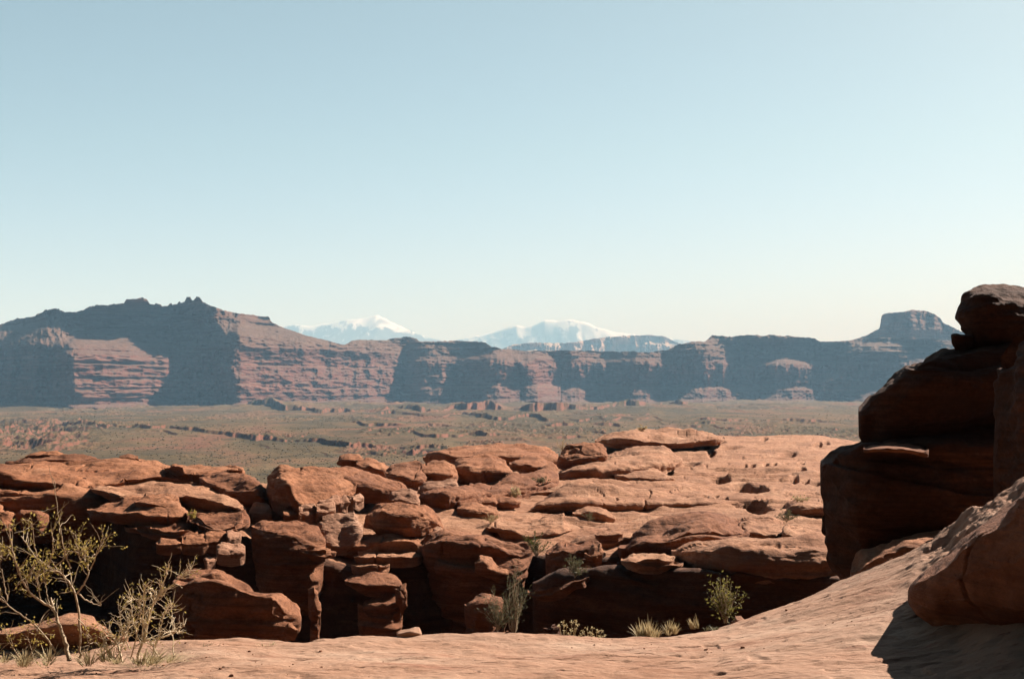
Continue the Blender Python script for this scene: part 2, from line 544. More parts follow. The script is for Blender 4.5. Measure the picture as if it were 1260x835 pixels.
LV = [(-60, -60), (-46, -2), (-37, 3), (-33, 34), (-24, 50), (-6, 66), (-3, 72), (14, 88), (18, 96), (44, 116), (48, 128), (68, 146), (73, 162), (88, 180),
      (94, 204), (112, 240), (128, 272), (131, 275), (150, 316), (154, 319), (166, 344), (170, 347), (200, 362), (260, 380)]
LV2 = [(-60, -60), (-46, -2), (-40, 2), (-34, 40), (-22, 62), (-16, 80), (-8, 100), (0, 146), (6, 158), (22, 172), (40, 180), (62, 188), (67, 192), (82, 272), (86, 276), (100, 306), (104, 308),
       (116, 340), (122, 344), (140, 380), (150, 384), (200, 440)]
mesa_left = cliff_wall("mesa", -420, 506, 0.8,
    [(-420, 2900), (-120, 2750), (0, 2640), (60, 2480), (84, 2350), (92, 2345), (150, 2510), (205, 2690), (226, 2740), (256, 2690), (284, 2590), (293, 2580),
     (320, 2690), (360, 2830), (420, 3030), (480, 3250), (506, 3370)],
    [(-420, 430), (-200, 415), (-60, 410), (0, 401), (15, 396), (28, 394), (40, 392), (52, 387), (60, 383), (70, 383), (82, 388), (94, 388), (103, 386), (110, 381), (124, 378), (134, 380), (141, 377),
     (153, 378), (155, 372), (166, 371), (175, 368), (181, 369), (184, 376), (205, 378), (212, 376), (227, 373), (229, 368), (235, 368), (238, 371), (240, 367), (246, 367), (250, 373),
     (258, 376), (270, 381), (290, 385), (318, 389), (331, 391), (334, 397), (350, 404), (380, 414), (400, 419), (415, 423), (424, 425), (432, 420), (442, 418), (470, 419), (484, 417),
     (500, 417), (506, 422)],
    LV, 1.15, 100, 50, M_MESA, "long red mesa with grey talus and spired rim", cap=2.5,
    D_high=[(-420, 2900), (0, 2720), (88, 2450), (150, 2570), (226, 2740), (262, 2690), (292, 2580), (668, 2400)])
mesa_mid = cliff_wall("mesa", 462, 690, 0.8,
    [(462, 3380), (490, 3300), (520, 3150), (545, 3120), (562, 3180), (600, 3090), (612, 3090), (640, 3230), (660, 3160), (690, 3330)],
    [(462, 421), (472, 419), (484, 417), (500, 415), (512, 417), (516, 421), (560, 420), (592, 421), (608, 428), (620, 430), (640, 432), (668, 434), (690, 436)],
    LV2, 1.2, 200, 45, M_MESA, "middle mesa wall in blue shade with thin sunlit ledges", cap=4.0)
mesa_right = cliff_wall("mesa", 600, 1700, 0.8,
    [(600, 3800), (640, 3520), (690, 3380), (705, 3380), (740, 3520), (775, 3400), (795, 3380), (815, 3480), (850, 3440), (865, 3440), (905, 3620), (950, 3560), (975, 3560), (1010, 3700), (1060, 3680), (1120, 3600), (1300, 3500), (1700, 3500)],
    [(600, 436), (620, 433), (700, 432), (780, 433), (800, 434), (822, 431), (836, 424), (850, 421), (868, 420), (876, 413), (900, 414), (935, 412.5), (960, 413), (984, 415), (1003, 417), (1010, 421),
     (1030, 421), (1060, 418), (1100, 416), (1300, 424), (1700, 430)],
    LV2, 1.5, 300, 60, M_MESA, "long blue shaded mesa wall below the flat butte", cap=3.0)
butte = cliff_wall("butte", 1000, 1330, 0.8,
    [(1000, 4500), (1080, 4350), (1125, 4250), (1170, 4400), (1230, 4600), (1330, 4700)],
    [(1000, 424), (1020, 421), (1036, 419.5), (1044, 420), (1066, 413), (1083, 404), (1084, 388), (1090, 386), (1110, 384), (1122, 381), (1140, 383), (1148, 386), (1157, 391), (1160, 397), (1170, 402), (1176, 405), (1200, 416), (1240, 424), (1330, 428)],
    [(-60, -60), (0, 20), (120, 190), (190, 300), (196, 304), (255, 318), (300, 330)], 2.0, 400, 50, M_MESA, "flat topped butte rising above the mesa rim at right", cap=2.0)
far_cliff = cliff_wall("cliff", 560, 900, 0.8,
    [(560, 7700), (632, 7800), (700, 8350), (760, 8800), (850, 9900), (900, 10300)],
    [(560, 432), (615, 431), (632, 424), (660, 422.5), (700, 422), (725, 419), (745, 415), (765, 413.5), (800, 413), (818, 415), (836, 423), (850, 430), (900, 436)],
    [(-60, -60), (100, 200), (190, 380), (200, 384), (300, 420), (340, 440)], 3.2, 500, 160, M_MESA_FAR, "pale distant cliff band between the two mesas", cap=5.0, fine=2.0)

# --- snow mountains
def mountains():
    px = np.arange(-900, 2200, 2.0)
    Dm = np.linspace(17500, 27400, 150)
    PXg, DD, XX = polar(px, Dm)
    env = poly([(-900, 470), (200, 452), (300, 412), (345, 401), (365, 399), (385, 400), (400, 397.5), (425, 393), (445, 391), (455, 388), (463, 385.5), (472, 389), (482, 394), (500, 402), (520, 411), (540, 416.5),
                (556, 418), (575, 414), (600, 409), (620, 402), (636, 398), (645, 400), (656, 398), (670, 391.5), (684, 393), (696, 391), (716, 392.5), (730, 398), (750, 405), (775, 409), (800, 411), (830, 415),
                (850, 418), (880, 424), (960, 440), (1100, 456), (2200, 470)], PXg)
    crest = 22000 + 1100 * fbm(XX / 4000, XX * 0, None, 51, 2)
    H = (HY - env) / F * 22000
    d = np.abs(DD - crest) / 4000
    prof = np.clip(1 - d, 0, 1) ** 1.15
    w = np.clip(d * 3.0, 0, 1)
    wx = XX + 500 * vn(XX / 1500, DD / 1500, None, 54)
    r = 0.6 * ridged(wx / 1500, DD / 4200, None, 52, 3) + 0.4 * ridged(wx / 520, DD / 1200, None, 53, 4)
    Zm = H * (prof * (1 - 0.5 * w) + 0.8 * w * prof * r) - 60 * (1 - prof)
    return tag(mesh_obj("mountains", np.stack([XX, DD, Zm], -1), grid_quads(len(px), len(Dm)), M_SNOW), "snow capped mountain range far beyond the mesas", None, None, 'structure')
mountains()

# ------------------------------------------------------------------ THE OUTCROP ACROSS THE GULLY
def erode(P, size, seed, strata=1.0, lump=1.0, tilt=(0.0, 0.0), crack=1.0, fade=None):
    """displace a grid surface: lumps, bedding grooves that follow level, cracks"""
    N = grid_normals(P)
    x, y, z = P[..., 0], P[..., 1], P[..., 2]
    L = max(0.35, 0.30 * size)
    d = lump * 0.036 * size * fbm(x / L, y / L, z / (0.45 * L), seed, 4, 0.45)
    zz = z + tilt[0] * x + tilt[1] * y + 0.18 * vn(x / 1.9, y / 1.9, z / 1.9, seed + 60)
    steep = np.sqrt(np.clip(1 - N[..., 2] ** 2, 0, 1))
    g = vn(x / 4.0, y / 4.0, zz / 0.26, seed + 61) * 0.6 + vn(x / 2.5, y / 2.5, zz / 0.10, seed + 62) * 0.4
    groove = vn(x / 5.0, y / 5.0, zz / 0.42, seed + 63)
    groove = -sstep(0.30, 0.50, groove)
    d = d + strata * (0.5 + 0.75 * steep) * (0.058 * g + 0.12 * groove)
    c = vn(x / 1.5, y / 1.5, z / 4.5, seed + 70)
    d = d - 0.05 * lump * np.maximum(0, ridged(x / 0.75, y / 0.75, z / 0.34, seed + 90, 3) - 0.15)
    d = d - crack * 0.13 * sstep(0.045, 0.0, np.abs(c)) * sstep(-0.05, 0.3, vn(x / 2.2, y / 2.2, z / 2.2, seed + 71))
    d = d + 0.010 * fbm(x / 0.16, y / 0.16, z / 0.16, seed + 80, 2)
    if fade is not None:
        d = d * fade[:, None]
    return P + N * d[..., None]

DM_R = [(524, 118), (530, 110), (545, 92), (560, 78), (580, 66), (600, 57), (620, 49), (640, 42.5), (660, 37.5), (680, 33.5), (700, 31), (730, 29), (780, 27)]
DM_L = [(540, 56), (560, 51), (580, 47), (600, 43), (620, 39.5), (640, 36), (660, 33.5), (680, 32), (730, 29), (780, 27)]
def autoD(px, y):
    t = sstep(330, 600, px)
    return poly(DM_L, y) * (1 - t) + poly(DM_R, y) * t

SEED = [1000]
def rock(label, top, brink, bot, D=None, dep=None, uc=0.10, soft=1.0, mat=None, name="sandstone_rock", group=None, strata=1.0, lump=1.0,
         tilt=None, p=2.6, embed=0.25, crack=1.0, res=1.25, cat="rock"):
    """a closed-topped rock lofted through three contours: back edge of its top, front edge of its top, foot of its face"""
    SEED[0] += 7
    seed = SEED[0]
    rnd = random.Random(seed)
    x0 = min(top[0][0], brink[0][0]); x1 = max(top[-1][0], brink[-1][0])
    nu = int(np.clip((x1 - x0) * res, 26, 420))
    t = np.linspace(0, 1, nu)
    t = 0.55 * t + 0.45 * (0.5 - 0.5 * np.cos(math.pi * t))
    px = x0 + (x1 - x0) * t
    yt, yb, yf = (smooth1(poly(q, px), nu / 70.0, 0) for q in (top, brink, bot))
    m = np.clip(1 - np.abs(2 * t - 1) ** p, 0, 1) ** (1 / p)
    xm = 0.5 * (x0 + x1)
    if D is None:
        D = float(autoD(xm, float(np.mean(poly(bot, px)))))
    Dv = poly(D, px) if isinstance(D, list) else np.full(nu, float(D))
    Dv = smooth1(Dv, nu / 12.0, 0)
    wid = (x1 - x0) / F * Dv.mean()
    if dep is None:
        dep = min(max(0.5 * wid, 0.25), max(0.8, autoD(xm, float(yt.mean())) - autoD(xm, float(yb.mean()))))
    yt = yb + (yt - yb) * np.clip(m * 1.3, 0, 1)
    yf = yb + (yf - yb) * np.clip(m * 1.15, 0, 1) ** 0.8
    Df = Dv + (1 - m) * dep * 0.45
    dp = dep * (0.06 + 0.94 * m)
    zb = (HY - yb) / F * Df
    zt = (HY - yt) / F * (Df + dp)
    hgt = np.maximum((yf - yb) / F * Df, 0.02)
    zf = zb - hgt
    size = max(0.3, min(wid, 3.5 * float(hgt.max()) + dep))
    bul = np.minimum(0.22 * hgt, 0.3 * dp)
    c = [(Df + uc * hgt + bul * 0.6, zf - embed * m), (Df + uc * hgt, zf), (Df - bul * 0.5, zf + 0.35 * hgt), (Df - bul, zf + 0.68 * hgt), (Df, zb),
         (Df + 0.5 * dp, zb + 0.62 * (zt - zb)), (Df + dp, zt), (Df + dp * 1.18 + 0.05, zt - 0.35 * hgt), (Df + dp * 1.2 + 0.05, zf - embed * m)]
    hp = float((yf - yb).max())
    seg = [max(2, int(0.05 * hp * res)), max(4, int(0.36 * hp * res)), max(4, int(0.34 * hp * res)), max(5, int(0.36 * hp * res)),
           max(6, int(np.clip((yb - yt).max() * 0.7 * res, 6, 40))), max(6, int(np.clip((yb - yt).max() * 0.7 * res, 6, 40))), 6, 6]
    Ys, Zs = [], []
    for (a, b, n) in zip(c[:-1], c[1:], seg):
        s = np.linspace(0, 1, n, endpoint=False)
        Ys.append(a[0][:, None] + (b[0] - a[0])[:, None] * s)
        Zs.append(a[1][:, None] + (b[1] - a[1])[:, None] * s)
    Y = np.concatenate(Ys + [c[-1][0][:, None]], 1)
    Zr = np.concatenate(Zs + [c[-1][1][:, None]], 1)
    sg = soft * min(1.0 + 0.045 * hp * res, 4.2)
    Y = smooth1(Y, sg, 1); Zr = smooth1(Zr, sg, 1)
    P = np.stack([np.repeat(((px - CX) / F)[:, None], Y.shape[1], 1) * Y, Y, Zr], -1)
    if tilt is None:
        tilt = (rnd.uniform(-0.12, 0.12), rnd.uniform(-0.1, 0.1))
    P = erode(P, size, seed, strata, lump, tilt, crack, sstep(0.0, 0.6, m) * sstep(0.0, 0.05, np.minimum(t, 1 - t)))
    org = np.array([(xm - CX) / F * Dv.mean(), Dv.mean() + dep * 0.5, float(zf.min())])
    q = grid_quads(*Y.shape)[:, ::-1]
    o = mesh_obj(name, P, q, mat or (M_ROCK_DARK if rnd.random() < 0.35 else M_ROCK), origin=org)
    return tag(o, label, cat, group)

# --- bedrock shelf under the rocks: gully floor, dark front wall, rolling top
def bedrock():
    px = np.concatenate([np.arange(-700, -20, 6.0), np.arange(-20, 1090, 1.25), np.arange(1090, 1900, 6.0)])
    wall = [(-700, 606, 42), (0, 606, 42), (90, 612, 42), (125, 632, 40), (160, 657, 35.6), (245, 664, 34.9), (300, 664, 34.4), (330, 690, 34.4), (395, 694, 34.0), (420, 706, 33.4), (445, 708, 33.3), (520, 700, 33.6),
            (600, 694, 35.5), (660, 690, 35), (740, 692, 35), (800, 694, 34.5), (840, 690, 32.5), (900, 686, 31), (1000, 686, 30.5), (1100, 686, 30), (1900, 686, 30)]
    w = np.array(wall, float)
    yw = smooth1(np.interp(px, w[:, 0], w[:, 1]), 6, 0)
    Dw = smooth1(np.interp(px, w[:, 0], w[:, 2]), 6, 0) + 0.5 * fbm(px / 120, px * 0, None, 71, 3)
    zw = (HY - yw) / F * Dw
    far = {  # px: z at distances 40, 50, 60, 80, 110, 130, 170
        -700: [-3.4, -3.4, -6, -14, -25, -30, -36], 0: [-3.5, -3.4, -6, -14, -25, -30, -36], 300: [-3.9, -3.7, -6.2, -14, -25, -30, -36],
        430: [-4.3, -4.2, -4.4, -9, -20, -28, -36], 560: [-4.5, -4.45, -4.35, -4.75, -15, -25, -36], 640: [-4.6, -4.6, -4.6, -4.7, -9, -20, -36],
        740: [-4.62, -4.72, -4.78, -4.62, -4.7, -12, -34], 860: [-4.6, -4.7, -4.78, -4.6, -4.02, -6, -30], 1000: [-4.6, -4.7, -4.76, -4.55, -3.9, -6, -30],
        1120: [-4.6, -4.7, -4.8, -4.9, -5.2, -9, -30], 1900: [-4.6, -4.7, -4.8, -4.9, -5.2, -9, -30]}
    kx = sorted(far)
    kd = [40, 50, 60, 80, 110, 130, 170]
    tab = np.array([np.interp(px, kx, [far[k][i] for k in kx]) for i in range(7)]).T      # (npx, 7)
    tab = smooth1(tab, 8, 0)
    a = np.linspace(11.5, 25.5, 40, endpoint=False)
    b = np.linspace(25.5, 36, 90, endpoint=False)
    cc = HY * 0 + 4.65 * F / np.linspace(4.65 * F / 36, 4.65 * F / 100, 230)
    dd = np.linspace(101, 175, 60)
    Ds = np.concatenate([a, b, cc, dd])
    PXg, DD, XX = polar(px, Ds)
    zz = np.zeros_like(DD)
    for i in range(len(px)):
        zz[i] = np.interp(Ds, [Dw[i] + 1.2] + [max(k_, Dw[i] + 1.6 + 0.1 * n_) for n_, k_ in enumerate(kd)], np.concatenate([[zw[i]], tab[i]]))
    zz = zz + (0.38 - 0.2 * sstep(560, 640, PXg)) * sstep(38, 43, DD) * (1 - sstep(66, 84, DD)) * sstep(300, 400, PXg)
    zz = smooth1(zz, 4, 1)
    # rolling whalebacks, longer across than along; a stepped profile so that lips face the viewer
    roll = fbm(XX / 7.0 + 0.12 * DD, DD / 6.5, None, 72, 4, 0.52)
    stepn = (DD / 5.2 + 1.1 * fbm(XX / 11.0 + DD / 14.0, DD / 10.0, None, 73, 4)) 
    fr = stepn - np.floor(stepn)
    saw = (sstep(0.0, 0.22, fr) - fr)
    amp = sstep(36, 42, DD) * sstep(560, 700, PXg)
    zz = zz + amp * (0.26 * roll * (1 - 0.55 * sstep(800, 900, PXg)) + 0.34 * saw * (0.4 + 0.6 * sstep(-0.2, 0.4, vn(XX / 11, DD / 11, None, 74))) * (1 - 0.6 * sstep(70, 100, DD)))
    # weathering pits
    pits = [(885, 588, 12, 4.0, .9), (925, 601, 16, 4.5, 1.0), (912, 597, 12, 4, .6), (977, 590, 5, 4.2, .8), (991, 593, 5, 3.5, .8), (1005, 594, 9, 3.6, .8), (922, 621, 17, 3.2, .7), (875, 553, 5, 2.4, .6),
            (843, 567, 17, 3.0, .55), (887, 541, 6, 1.8, .5), (940, 537, 4, 1.8, .5), (868, 546, 5, 1.6, .4), (917, 572, 4, 2, .5), (925, 571, 4, 2, .5), (942, 569, 2.5, 1.8, .4), (953, 569, 2.5, 1.8, .4),
            (968, 568, 3, 1.8, .4), (986, 569, 3, 2, .4), (1003, 544, 3, 2, .5), (1008, 542, 3, 2, .5), (1017, 540, 3, 2, .5), (767, 615, 13, 3.4, .7), (770, 566, 10, 2.5, .5), (935, 628, 14, 4, .8),
            (881, 613, 3, 1.6, .35), (864, 615, 6, 2.8, .55), (842, 612, 4, 1.6, .4), (893, 616, 2.5, 1.5, .3), (986, 578, 5, 2.4, .5), (970, 555, 10, 1.8, .4), (900, 548, 14, 2.2, .45), (820, 602, 12, 2.4, .4)]
    for (cx, cy, wx, wy, dpt) in pits:
        d0 = float(poly(DM_R, cy))
        dd_ = abs(float(poly(DM_R, cy - wy)) - float(poly(DM_R, cy + wy))) * 0.5
        q = ((PXg - cx) / wx) ** 2 + ((DD - d0) / (dd_ + 0.12)) ** 2
        zz = zz - dpt * np.exp(-(q ** 2.5))
    # front wall down to the gully floor
    t = sstep(0, 1, (Dw[:, None] + 1.0 - DD) / 1.9)
    floor = -6.8 + 0.5 * fbm(XX / 3, DD / 3, None, 75, 3)
    zz = zz * (1 - t) + floor * t
    P = np.stack([XX, DD, zz], -1)
    P = erode(P, 2.0, 76, 0.8, 0.6, (0.04, 0.02), 0.8)
    o = mesh_obj("bedrock", P, grid_quads(*DD.shape), M_SLICK)
    o.data.materials.append(M_GULLY_SHADE)            # darker copy on gully wall and floor, shade put into the colour
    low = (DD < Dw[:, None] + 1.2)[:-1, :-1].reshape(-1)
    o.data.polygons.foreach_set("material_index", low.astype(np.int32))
    return tag(o, None, None, None, 'structure')
bedrock()

GL, GM, GR = "stacked rocks on the left of the gully", "rounded rocks in the middle of the outcrop", "long rock humps on the right slope"
B = 'boulder'
# ---- left pile
rock("small cap layer on the highest point of the left rock pile", [(31, 560), (40, 557), (60, 555), (76, 555), (86, 559)], [(31, 561), (45, 560), (70, 559), (86, 560)], [(31, 563), (86, 563)], D=51.6, dep=1.2, group=GL)
rock("thin dark lipped slab along the skyline of the left rock pile", [(3, 573), (18, 567), (32, 562), (60, 559), (90, 558), (112, 560), (132, 567)], [(3, 573.5), (30, 567), (52, 563), (75, 562.5), (92, 565), (132, 568)],
     [(3, 576), (40, 573), (90, 569), (132, 571)], D=50, dep=2.4, group=GL, uc=0.5)
rock("small dark perched block on the skyline of the left rock pile", [(142, 564), (146, 560), (158, 558), (170, 560), (175, 566)], [(142, 565), (150, 563), (166, 563), (175, 567)], [(142, 569), (175, 570)], D=49, dep=.7, group=GL, uc=.5)
rock("broad sloping top layer of the left rock pile", [(-60, 585), (0, 576), (30, 573), (80, 569), (130, 566), (170, 563), (190, 566), (205, 572), (235, 588), (262, 600)],
     [(-60, 590), (0, 582), (35, 587), (52, 587), (70, 590), (95, 594), (112, 599), (130, 595), (150, 590), (190, 590), (262, 602)],
     [(-60, 610), (0, 600), (60, 604), (110, 612), (150, 604), (200, 598), (262, 606)], D=[(-60, 41), (0, 41), (110, 41), (200, 43), (262, 41)], dep=7.0, group=GL, soft=.8, uc=.35, p=4)
rock("pale edged second layer of the left rock pile with long flat lip", [(112, 600), (135, 595), (160, 589), (195, 588), (235, 592), (268, 602), (290, 613), (306, 626), (309, 636)],
     [(112, 601), (135, 603), (152, 609), (168, 612), (185, 609), (200, 606), (235, 607), (270, 615), (300, 626), (309, 638)],
     [(112, 604), (150, 620), (185, 618), (235, 620), (280, 632), (309, 642)], D=[(112, 38.5), (200, 38.5), (309, 36)], dep=5.0, group=GL, soft=.7, uc=.4, mat=M_SLICK)
rock("dark hollow rock wall under the left pile's top layer", [(-60, 590), (0, 588), (60, 592), (110, 604), (150, 612)], [(-60, 600), (0, 596), (60, 600), (110, 612), (150, 620)], [(-60, 660), (60, 665), (150, 660)], D=40, dep=2.0, group=GL, p=6)
rock("pointed pancake layer overhanging the dark hollow on the left", [(107, 626), (122, 620), (140, 615), (165, 611), (190, 609), (215, 612), (232, 624)], [(107, 627), (130, 630), (160, 631), (182, 634), (205, 634), (232, 631)],
     [(107, 629), (140, 637), (185, 642), (232, 640)], D=[(107, 36.2), (232, 35)], dep=3.2, group=GL, soft=.7, uc=.8)
rock("wedge layer on top of the pointed pancake, ending in a small crack", [(165, 616), (185, 609), (205, 607), (220, 611), (223, 620)], [(165, 617), (190, 620), (210, 623), (223, 622)], [(165, 619), (195, 624), (223, 626)], D=36.2, dep=1.6, group=GL, soft=.6)
rock("lower pancake layer with a rounded nose above small blocks", [(153, 647), (170, 641), (200, 635), (225, 634), (240, 643), (246, 650)], [(153, 648), (180, 652), (210, 657), (235, 656), (246, 652)],
     [(153, 650), (185, 656), (215, 662), (246, 660)], D=[(153, 34.8), (246, 33.6)], dep=3.6, group=GL, soft=.8, uc=.6)
rock("tilted slab at the right end of the left pile", [(228, 628), (240, 625), (262, 623), (290, 621), (304, 623), (309, 633), (308, 642)], [(228, 630), (245, 641), (262, 649), (278, 650), (295, 644), (308, 642)],
     [(228, 636), (262, 662), (290, 656), (308, 648)], D=[(228, 34.8), (308, 34.2)], dep=3.4, group=GL, soft=.8, uc=.3)
for lab, xa, xb, ya, yb_, dd_ in [("low reddish block under the lower pancake nose", 192, 226, 662, 674, 33.2), ("square cracked block beneath the lower pancake", 223, 258, 655, 673, 33.0),
                             ("dark wedge block under the tilted slab", 252, 281, 651, 671, 33.4), ("pale block wedged under the tilted slab's right end", 279, 297, 648, 666, 33.6),
                             ("bright angular block low in the gap right of the left pile", 266, 302, 667, 686, 32.0), ("small pale stone in the dark below the left pile", 252, 265, 684, 692, 31.6)]:
    rock(lab, [(xa, ya + 5), (xa + 6, ya), (xb - 8, ya), (xb, ya + 6)], [(xa, yb_ - 6), (xa + 7, yb_ - 5), (xb - 7, yb_ - 6), (xb, yb_ - 8)], [(xa, yb_ - 2), ((xa + xb) / 2, yb_), (xb, yb_ - 3)], D=[(xa, dd_), (xb, dd_ + .4)], dep=.42, group=GL, soft=.5, p=6, lump=1.6, mat=M_PALE if 'pale' in lab or 'bright' in lab else M_ROCK, name="rock_block")
rock("layered rock column at the far left edge", [(-40, 616), (-10, 612), (5, 616), (18, 628), (27, 648), (28, 656)], [(-40, 618), (-10, 616), (4, 622), (16, 636), (26, 650), (28, 658)], [(-40, 690), (0, 690), (28, 680)], D=38, dep=4.5, group=GL, strata=2.0, name=B)
rock("small flat topped boulder beside the left edge column", [(16, 630), (24, 624), (40, 622.5), (54, 625), (61, 632)], [(16, 632), (26, 629), (45, 629), (61, 635)], [(16, 650), (40, 656), (61, 648)], D=38.4, dep=4, group=GL, name=B)
# ---- second rock and big round boulder
rock("flat dark lipped layer on top of the rock beside the plain", [(202, 574), (212, 571), (245, 568.5), (270, 569), (300, 575), (302, 579)], [(202, 575), (222, 580), (245, 583), (280, 581), (302, 580)], [(202, 577), (230, 586), (270, 588), (302, 584)], D=44, dep=3.0, group=GL, soft=.6, uc=.5)
rock("knobbly small stone sitting on the flat layer's right end", [(279, 576), (284, 572), (294, 573), (299, 577)], [(279, 577), (290, 576.5), (299, 578)], [(279, 581), (299, 581)], D=43.4, dep=.5, group=GL)
rock("rounded rock shoulder dropping to the gap beside the big round boulder", [(245, 586), (275, 578), (300, 577), (317, 586), (328, 598), (333, 612), (335, 622)], [(245, 587), (262, 596), (285, 603), (303, 600), (318, 602), (330, 612), (335, 623)],
     [(245, 595), (270, 614), (300, 628), (335, 630)], D=[(245, 41.5), (335, 38.5)], dep=3.4, group=GL, soft=1.0)
rock("pale knuckle of rock at the foot of the rounded shoulder", [(306, 622), (314, 617), (326, 617), (334, 622), (335, 632)], [(306, 632), (316, 632), (328, 632), (335, 636)], [(306, 640), (335, 642)], D=37.6, dep=.5, group=GL, mat=M_PALE)
rock("big round boulder with a smooth dome over a row of blocks", [(327, 598), (330, 586), (336, 577), (345, 572), (365, 570.5), (400, 571), (420, 571), (432, 574), (440, 584)],
     [(327, 603), (332, 592), (344, 586), (354, 590), (359, 602), (366, 613), (385, 618), (402, 616), (420, 608), (436, 600), (440, 592)], [(327, 634), (345, 636), (366, 634), (400, 628), (440, 612)],
     D=[(327, 38.5), (365, 37.0), (410, 38.2), (440, 40)], dep=3.6, group=GM, soft=1.5, strata=.45, name=B, p=2.4)
rock("long ridge running back from the big round boulder to a pointed lip", [(405, 574), (430, 573), (460, 580), (482, 590), (498, 597), (504, 606)], [(405, 585), (432, 590), (455, 592), (472, 596), (490, 604), (504, 607)],
     [(405, 600), (440, 612), (470, 613), (504, 611)], D=[(405, 40.5), (504, 42)], dep=3.2, group=GM, soft=1.0, uc=.5)
rock("pale rubbly rock under the pointed lip", [(478, 606), (490, 602), (505, 600), (514, 604), (517, 612)], [(478, 614), (495, 614), (517, 617)], [(478, 620), (517, 622)], D=40.6, dep=.8, group=GM, mat=M_PALE)
for lab, xa, xb, ya, yb_, dd_, mt in [("squarish brown block, second in the row under the big round boulder", 367, 392, 619, 638, 36.6, M_PALE), ("brightest block in the row under the big round boulder", 389, 413, 614, 634, 36.9, M_PALE),
        ("narrow block in the row under the boulder's right side", 405, 421, 608, 626, 37.8, M_PALE), ("rounded block near the right end of the row under the boulder", 419, 438, 607, 623, 38.4, M_PALE),
        ("last small block on the right of the row under the boulder", 434, 448, 606, 620, 38.8, M_PALE), ("cracked dark block at the left start of the row under the boulder", 348, 368, 622, 638, 36.9, M_ROCK)]:
    rock(lab, [(xa, ya + 4), (xa + 4, ya), (xb - 5, ya - 1), (xb, ya + 4)], [(xa, yb_ - 7), (xa + 5, yb_ - 5), (xb - 5, yb_ - 6), (xb, yb_ - 8)], [(xa, yb_ - 4), ((xa + xb) / 2, yb_), (xb, yb_ - 4)], D=[(xa, dd_ - .1), (xb, dd_ + .4)], dep=.4, group="row of blocks under the big round boulder", soft=.55, mat=mt, name="rock_block", p=7, strata=.6, lump=1.8)
rock("pale cone of ledges sloping down below the row of blocks", [(388, 640), (396, 634), (415, 630), (436, 627), (445, 640), (447, 646)], [(388, 668), (400, 666), (420, 672), (436, 664), (447, 652)], [(388, 676), (420, 684), (447, 668)], D=35.6, dep=1.5, group=GM, mat=M_PALE, strata=1.6, soft=.7)
rock("wide layered pancake rock below the big round boulder", [(309, 645), (320, 638), (345, 636), (378, 639), (392, 648), (401, 660)], [(309, 647), (325, 647), (345, 651), (360, 658), (378, 664), (401, 664)], [(309, 700), (318, 790), (395, 790), (401, 700)], D=[(309, 34.2), (401, 33.8)], dep=2.4, uc=.04, group=GM, strata=1.5, soft=.9, mat=M_ROCK_DARK)
rock("thin broken lip at the foot of the pale ledges", [(368, 672), (385, 666), (400, 665), (412, 670), (414, 678)], [(368, 675), (390, 678), (414, 679)], [(368, 682), (414, 684)], D=33.0, dep=1.2, group=GM, strata=1.5, soft=.6)
# ---- mushroom and stack
rock("mushroom shaped cap rock standing clear in the middle of the outcrop", [(447, 644), (451, 632), (460, 622), (472, 617), (500, 615), (524, 617), (534, 627), (543, 639), (546, 648)],
     [(447, 646), (454, 637), (468, 626), (500, 629), (522, 629), (533, 636), (546, 649)], [(447, 650), (475, 654), (510, 654), (530, 652), (546, 651)], D=[(447, 37), (500, 36), (546, 37.2)], dep=2.0, group=GM, soft=1.3, strata=1.2, name=B)
rock("ledgy neck of rock supporting the mushroom cap on its right side", [(498, 658), (515, 650), (535, 646), (546, 648), (550, 655)], [(498, 668), (518, 668), (538, 662), (550, 660)], [(498, 676), (520, 678), (550, 668)], D=36.4, dep=1.0, group=GM, mat=M_PALE, strata=1.8)
rock("shaded shelf in the mushroom rock's shadow", [(405, 672), (430, 660), (460, 652), (510, 652), (530, 664)], [(405, 676), (430, 668), (460, 664), (500, 668), (530, 670)], [(405, 690), (460, 690), (530, 690)], D=35.6, dep=2.0, group=GM, soft=1.0)
for lab, pts, dd_ in [("uppermost curl of thin swirling ledges below the mushroom rock", (440, 532, 672, 681), 34.8), ("middle curl of thin swirling ledges below the mushroom rock", (436, 520, 679, 689), 34.2),
                      ("lowest curl of thin swirling ledges, on top of the stacked column", (432, 480, 688, 703), 33.4)]:
    xa, xb, ya, yb_ = pts
    rock(lab, [(xa, ya + 5), (xa + 15, ya + 1), ((xa + xb) / 2, ya), (xb - 10, ya + 1), (xb, ya + 4)], [(xa, ya + 6), (xa + 15, ya + 6), ((xa + xb) / 2, ya + 4), (xb, ya + 5)], [(xa, yb_), (xb, yb_)], D=dd_, dep=1.6, group=GM, strata=2.6, soft=.6, tilt=(0.1, 0.05), mat=M_SLICK)
rock("flat wedge shaped cap of the stacked column low in the gully", [(424, 713), (438, 706), (460, 703), (478, 703), (488, 709), (498, 718), (500, 724)], [(424, 714), (450, 720), (475, 719), (492, 720), (500, 726)], [(424, 715), (455, 725), (488, 727), (500, 728)], D=32, dep=1.5, group=GM, soft=.7, uc=.5, name=B, mat=M_ROCK_DARK)
rock("lower drum of the stacked column low in the gully", [(440, 740), (460, 731), (480, 726), (490, 728), (496, 738)], [(440, 742), (465, 743), (480, 744), (496, 742)], [(440, 790), (470, 800), (496, 790)], D=31.4, dep=1.2, group=GM, soft=.8, name=B, strata=1.4, mat=M_ROCK_DARK)
rock("narrow upright block on the right of the stacked column", [(486, 722), (491, 716), (499, 716), (501, 724)], [(486, 724), (493, 722), (501, 728)], [(486, 750), (494, 756), (501, 745)], D=31.2, dep=.5, group=GM, soft=.8, name="rock_block")
